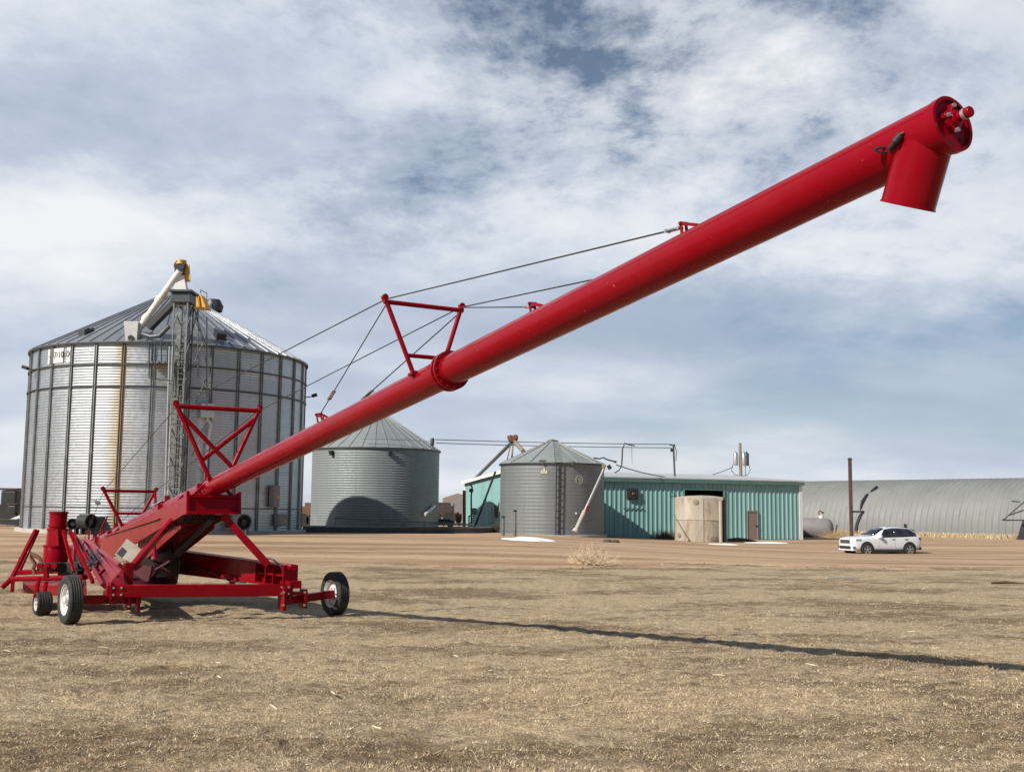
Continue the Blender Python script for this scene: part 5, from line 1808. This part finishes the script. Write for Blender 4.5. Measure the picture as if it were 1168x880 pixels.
# far left: old tractors and a wagon on the field edge
def old_tractor(px, py, d, k, label, flip=1):
    c_ = U(px, py, d); c_.z = gz(c_.x, c_.y)
    root = thing('old_tractor', label, 'tractor', c_, 'old machines at the left edge')
    mb = MB(); mb.box(c_ + V((flip * .9, 0, 1.15)) * k, (1.9 * k, .8 * k, .8 * k)) if False else mb.box(c_ + V((flip * .9 * k, 0, 1.15 * k)), (1.9 * k, .8 * k, .8 * k))
    mb.build('hood', 'oldmachine', root, bevel=.08)
    mb = MB(); mb.box(c_ + V((-flip * .6 * k, 0, 1.9 * k)), (1.2 * k, 1.3 * k, 1.5 * k)); mb.build('cab', 'black', root, bevel=.12)
    mb = MB(); mb.box(c_ + V((-flip * .6 * k, 0, 2.75 * k)), (1.5 * k, 1.5 * k, .16 * k)); mb.build('cab_roof', 'oldmachine', root, bevel=.05)
    mb = MB(); mb.tube(c_ + V((flip * 1.2 * k, 0, 1.5 * k)), c_ + V((flip * 1.2 * k, 0, 2.4 * k)), .06 * k, 8); mb.build('exhaust', 'black', root)
    for x_, r_ in ((-flip * .6, .85), (flip * 1.5, .5)):
        for y_ in (-.75, .75):
            MB().lathe([(0, -.18 * k), (r_ * .55 * k, -.18 * k), (r_ * k, -.2 * k), (r_ * k, .2 * k), (r_ * .55 * k, .18 * k), (0, .18 * k)], c_ + V((x_ * k, y_ * k, r_ * k)), (0, 1, 0), 24).build('wheel', 'black', root, smooth=40)


old_tractor(3, 598, 86, 1.0, 'dark cabbed tractor cut by the left edge of the picture', -1)
old_tractor(20, 598, 84, .58, 'small low dark machine between the cabbed tractor and the big bin', 1)
wg = thing('hitch_wagon', 'flat dark wagon with a white part on it, left of the big bin', 'wagon', U(12, 600, 80))
cw_ = U(12, 598, 80)
gz_ = gz(cw_.x, cw_.y)
MB().box(V((cw_.x, cw_.y, gz_ + .45)), (2.7, 1.4, .16)).build('deck', 'black', wg, bevel=.02)
MB().prism([V((cw_.x + .2, cw_.y - .6, gz_ + .54)), V((cw_.x + 1.0, cw_.y - .6, gz_ + .54)), V((cw_.x + .95, cw_.y - .6, gz_ + .85))], (0, .12, 0)).build('white_wedge', 'white', wg)
for x_ in (-.9, .9):
    MB().lathe([(0, -.1), (.3, -.1), (.3, .1), (0, .1)], V((cw_.x + x_, cw_.y - .7, gz_ + .28)), (0, 1, 0), 18).build('wheel', 'black', wg)
# between the bins and the shed: old machinery
def crate_machine(px, py, d, w_, h_, m_, nm, label, cat, kind_=0):
    c_ = U(px, py, d); c_.z = gz(c_.x, c_.y)
    root = thing(nm, label, cat, c_, 'old machinery behind the bins')
    mb = MB(); mb.box(c_ + V((0, 0, h_ * .62)), (w_, w_ * .7, h_ * .55)); mb.build('body', m_, root, bevel=.06)
    mb = MB(); mb.box(c_ + V((w_ * .05, 0, h_ * .95)), (w_ * .6, w_ * .5, h_ * .2)); mb.build('hood', m_, root, bevel=.05)
    for x_ in (-.35, .35):
        MB().lathe([(0, -.15), (h_ * .3, -.15), (h_ * .3, .15), (0, .15)], c_ + V((w_ * x_, -w_ * .36, h_ * .3)), (0, 1, 0), 18).build('wheel', 'black', root, smooth=40)


crate_machine(505, 592, 118, 1.1 * 2, 2.2, 'oldmachine', 'old_combine', 'rusty brown combine seen just right of the second bin', 'machine')
crate_machine(516, 590, 130, 2.2, 1.2, 'rust', 'seed_drill', 'low rusty implement standing behind the second bin', 'machine')
crate_machine(505, 603, 92, 1.9, .75, 'black', 'fuel_trailer', 'low black trailer beside the foot of the second bin', 'trailer')
c_ = U(513, 590, 128); c_.z = gz(c_.x, c_.y)
tag(MB().box(c_ + V((0, 0, 1.2)), (1.0, 1.0, 2.4)).build('feed_tank', 'greytank', None, bevel=.1, origin=c_), 'pale grey square tank far behind the bins', 'tank')
crate_machine(352, 602, 90, 1.3, 1.9, 'rust', 'old_hopper', 'rusty hopper standing in the gap between the two tall bins', 'hopper')
for i, (px_, py_, d_, w_, h_) in enumerate(((522, 588, 330, 9, 5), (528, 586, 300, 5, 4))):
    c_ = U(px_, py_, d_); c_.z = gz(c_.x, c_.y) + 1.5
    o = MB().prism([c_ + V((-w_ / 2, 0, -3)), c_ + V((w_ / 2, 0, -3)), c_ + V((w_ / 2, 0, h_ * .7)), c_ + V((0, 0, h_)), c_ + V((-w_ / 2, 0, h_ * .7))], (0, 8, 0)).build('farm_shed', ('wood', 'greytank', 'rust')[i], None, origin=c_)
    tag(o, ('distant grey wooden barn just left of the teal shed', 'distant pale barn behind the rust brown post', 'distant rusty barn left of the big bin')[i], 'barn')

# ------------------------------------------------------------------ white car
hd = V((-.968, -.252, 0)).normalized(); lt = V((0, 0, 1)).cross(hd)       # heading, its left
cc = U(1003.5, 628, 62.0)
cz = gz(cc.x, cc.y) - .06
Ms = .93
CM = Matrix(((hd.x * Ms, lt.x * Ms, 0, cc.x), (hd.y * Ms, lt.y * Ms, 0, cc.y), (0, 0, Ms, cz), (0, 0, 0, 1)))
car = thing('suv_car', 'white crossover car with dark windows parked in front of the quonset hut', 'car', (cc.x, cc.y, cz))


def CB():
    return MB(CM)


# stations along the car: x, sill z, half width low, belt z, half width at belt, roof z, half width at roof
ST = [(2.32, .40, .62, .80, .66, .90, .54), (2.26, .30, .82, .90, .82, 1.00, .68), (2.02, .26, .90, .95, .89, 1.06, .76), (1.5, .25, .92, 1.0, .91, 1.11, .78),
      (1.0, .25, .92, 1.02, .91, 1.12, .76), (.75, .25, .92, 1.03, .91, 1.20, .74), (.45, .25, .92, 1.04, .91, 1.40, .68), (.05, .25, .92, 1.05, .91, 1.62, .63), (-.4, .25, .92, 1.06, .91, 1.68, .63),
      (-1.0, .25, .92, 1.08, .91, 1.68, .62), (-1.6, .26, .92, 1.11, .90, 1.62, .60), (-2.0, .30, .90, 1.14, .88, 1.50, .57), (-2.22, .38, .86, 1.12, .84, 1.28, .58), (-2.34, .48, .74, .98, .76, 1.02, .60)]


def sect(s):
    x, zs_, wl, zb, wb, zr_, wr = s
    zm = (zs_ + zb) / 2
    pts = [(0, zs_), (wl * .8, zs_), (wl * .97, zs_ + .10), (wl * 1.0, zm), (wb * .995, zb - .06), (wb * .97, zb), ((wb * .35 + wr * .65), zb + (zr_ - zb) * .62), (wr * .98, zr_ - (zr_ - zb) * .10), (wr * .75, zr_), (0, zr_ + .03)]
    return [V((x, y, z)) for y, z in pts]


mb = CB()
vs, fs_ = [], []
S_ = [sect(s) for s in ST]
m_ = len(S_[0])
for s in S_:
    vs += s
    vs += [V((p_.x, -p_.y, p_.z)) for p_ in s]
for i in range(len(S_) - 1):
    for j in range(m_ - 1):
        a_, b_ = i * 2 * m_ + j, (i + 1) * 2 * m_ + j
        fs_ += [(a_, a_ + 1, b_ + 1, b_), (a_ + m_, b_ + m_, b_ + m_ + 1, a_ + m_ + 1)]
for i in (0, len(S_) - 1):
    for j in range(m_ - 1):
        a_ = i * 2 * m_ + j
        fs_.append((a_, a_ + m_, a_ + m_ + 1, a_ + 1))
mb.add(vs, fs_)
body = mb.build('body', 'carwhite', car, smooth=55)
import bmesh
bm = bmesh.new(); bm.from_mesh(body.data); bmesh.ops.remove_doubles(bm, verts=bm.verts, dist=.0008); bmesh.ops.recalc_face_normals(bm, faces=bm.faces); bm.to_mesh(body.data); bm.free()
body.data.polygons.foreach_set('use_smooth', [True] * len(body.data.polygons))
ss = body.modifiers.new('sub', 'SUBSURF'); ss.levels = 2; ss.render_levels = 2


def interp(x):
    for a_, b_ in zip(ST[:-1], ST[1:]):
        if b_[0] <= x <= a_[0]:
            f_ = (a_[0] - x) / (a_[0] - b_[0])
            return [p_ + (q_ - p_) * f_ for p_, q_ in zip(a_, b_)]
    return ST[-1]


def side_pt(x, f_, sgn, out=.012):
    """on the glass-house side: f_ 0 at the belt, 1 at the roof rail"""
    _, zs_, wl, zb, wb, zr_, wr = interp(x)
    y0_, z0_ = wb * .97, zb
    y1_, z1_ = wr * .98, zr_ - (zr_ - zb) * .10
    ym, zm = wb * .35 + wr * .65, zb + (zr_ - zb) * .62
    if f_ < .62 / .9:
        g_ = f_ / (.62 / .9); y_, z_ = y0_ + (ym - y0_) * g_, z0_ + (zm - z0_) * g_
    else:
        g_ = (f_ - .62 / .9) / (1 - .62 / .9); y_, z_ = ym + (y1_ - ym) * g_, zm + (z1_ - zm) * g_
    return V((x, sgn * (y_ + out), z_ + out * .3))


for sgn in (-1, 1):
    for xs_ in ((.42, .05, -.45), (-.47, -.9, -1.32), (-1.34, -1.65, -1.95)):
        mb = CB()
        lo_ = [side_pt(x_, .04, sgn) for x_ in (xs_[0] + (.12 if xs_[0] > 0 else 0), xs_[1], xs_[2])]
        mid_ = [side_pt(x_, .55, sgn) for x_ in (xs_[0] - (.05 if xs_[0] > 0 else 0), xs_[1], xs_[2])]
        hi_ = [side_pt(x_, .96 if abs(x_ + 1.95) > .01 else .6, sgn) for x_ in (xs_[0] - (.28 if xs_[0] > 0 else 0), xs_[1], xs_[2])]
        mb.add(lo_ + mid_ + hi_, [(0, 1, 4, 3), (1, 2, 5, 4), (3, 4, 7, 6), (4, 5, 8, 7)])
        wo = mb.build('side_window', 'carglass', car, smooth=50)
        so_ = wo.modifiers.new('t', 'SOLIDIFY'); so_.thickness = .02; so_.offset = 0
# windscreen and rear glass
for xs_, nm in (((.88, .62, .38, .12), 'windscreen'), ((-2.00, -2.10, -2.17, -2.21), 'rear_window')):
    mb = CB(); vs = []
    for i, x_ in enumerate(xs_):
        _, zs_, wl, zb, wb, zr_, wr = interp(x_)
        w_ = wr * (.93 if nm == 'windscreen' else .85)
        vs += [V((x_, w_ * k_, zr_ + .035 - .02 * k_ * k_)) + V((.012, 0, .012)) for k_ in (-1, -.5, 0, .5, 1)]
    mb.add(vs, [(i * 5 + j, i * 5 + j + 1, i * 5 + j + 6, i * 5 + j + 5) for i in range(3) for j in range(4)])
    wo = mb.build(nm, 'carglass', car, smooth=60)
    so_ = wo.modifiers.new('t', 'SOLIDIFY'); so_.thickness = .02; so_.offset = 0
# wheels with arches
for x_ in (1.42, -1.42):
    for sgn in (-1, 1):
        mb = CB(); mb.lathe([(0, 0), (.43, 0), (.43, .05), (0, .05)], V((x_, sgn * .885, .40)), (0, sgn, 0), 28)
        mb.build('wheel_arch', 'black', car, smooth=40)
        mb = CB(); r_ = .35
        mb.lathe([(.22, -.10), (.33, -.11), (r_, -.07), (r_, .07), (.33, .11), (.24, .10)], V((x_, sgn * .86, .35)), (0, sgn, 0), 32)
        ty = mb.build('wheel', 'rubber', car, smooth=40)
        mb = CB(); mb.lathe([(.245, .09), (.22, .095), (.20, .03), (0, .03)], V((x_, sgn * .86, .35)), (0, sgn, 0), 28)
        for k_ in range(5):
            a_ = 2 * math.pi * k_ / 5 + .3
            d_ = V((math.cos(a_), 0, math.sin(a_)))
            for o_ in (-.18, .18):
                d2 = V((math.cos(a_ + o_), 0, math.sin(a_ + o_)))
                mb.bar(V((x_, sgn * .945, .35)) + d_ * .05, V((x_, sgn * .955, .35)) + d2 * .225, .035, .025, up=(0, sgn, 0))
        mb.lathe([(0, .06), (.06, .09), (0, .10)], V((x_, sgn * .86, .35)), (0, sgn, 0), 14)
        mb.build('rim', 'galvbright', ty, smooth=40)
mb = CB(); mb.box((2.31, 0, .80), (.06, 1.02, .22)); gr = mb.build('grille', 'black', car, bevel=.03)
mb = CB()
for i in range(3):
    mb.box((2.345, 0, .73 + .065 * i), (.02, .96, .016))
mb.build('grille_bar', 'galvbright', gr)
mb = CB(); mb.box((2.32, 0, .47), (.06, 1.15, .16)); mb.build('lower_grille', 'black', car, bevel=.03)
for sgn in (-1, 1):
    mb = CB(); mb.hexa([V((x_, sgn * y_, z_)) for x_, y_, z_ in ((2.31, .54, .79), (2.14, .86, .83), (1.82, .93, .88), (2.05, .6, .83), (2.28, .54, .91), (2.12, .84, .95), (1.80, .915, .98), (2.0, .6, .96))])
    mb.build('headlight', 'galvbright', car, bevel=.01)
    mb = CB(); mb.box((2.17, sgn * .72, .47), (.14, .30, .11), V((.9, sgn * -.42, 0)), V((sgn * .42, .9, 0))); mb.build('fog_lamp', 'darksteel', car, bevel=.02)
    mb = CB(); mb.box((.58, sgn * 1.02, 1.12), (.16, .24, .18)); mb.build('mirror', 'carwhite', car, bevel=.04)
    for x_ in (-.33, -1.2):
        mb = CB(); mb.box((x_, sgn * .925, .96), (.20, .03, .035)); mb.build('door_handle', 'darksteel', car, bevel=.008)
    for x_ in (.62, -.46, -1.33):
        mb = CB(); mb.bar((x_, sgn * .925, .42), (x_, sgn * .905, 1.03), .007, .005, up=(0, sgn, 0)); mb.build('door_seam', 'greytank', car)
    mb = CB(); mb.bar((1.0, sgn * .90, .26), (-1.0, sgn * .90, .26), .09, .13); mb.build('sill_trim', 'black', car, bevel=.02)
    mb = CB(); mb.box((-2.17, sgn * .80, 1.0), (.20, .12, .16)); mb.build('tail_light', 'rust', car, bevel=.03)
mb = CB(); mb.box((2.14, 0, .33), (.30, 1.56, .12)); mb.build('front_lip', 'carwhite', car, bevel=.02)
mb = CB(); mb.box((-2.25, 0, .42), (.20, 1.5, .16)); mb.build('rear_lip', 'black', car, bevel=.02)
for sgn in (-1, 1):
    mb = CB(); mb.path([(-.05, sgn * .60, 1.66), (-.25, sgn * .61, 1.70), (-1.1, sgn * .60, 1.695), (-1.4, sgn * .58, 1.63)], .016, 6); mb.build('roof_rail', 'galvbright', car)
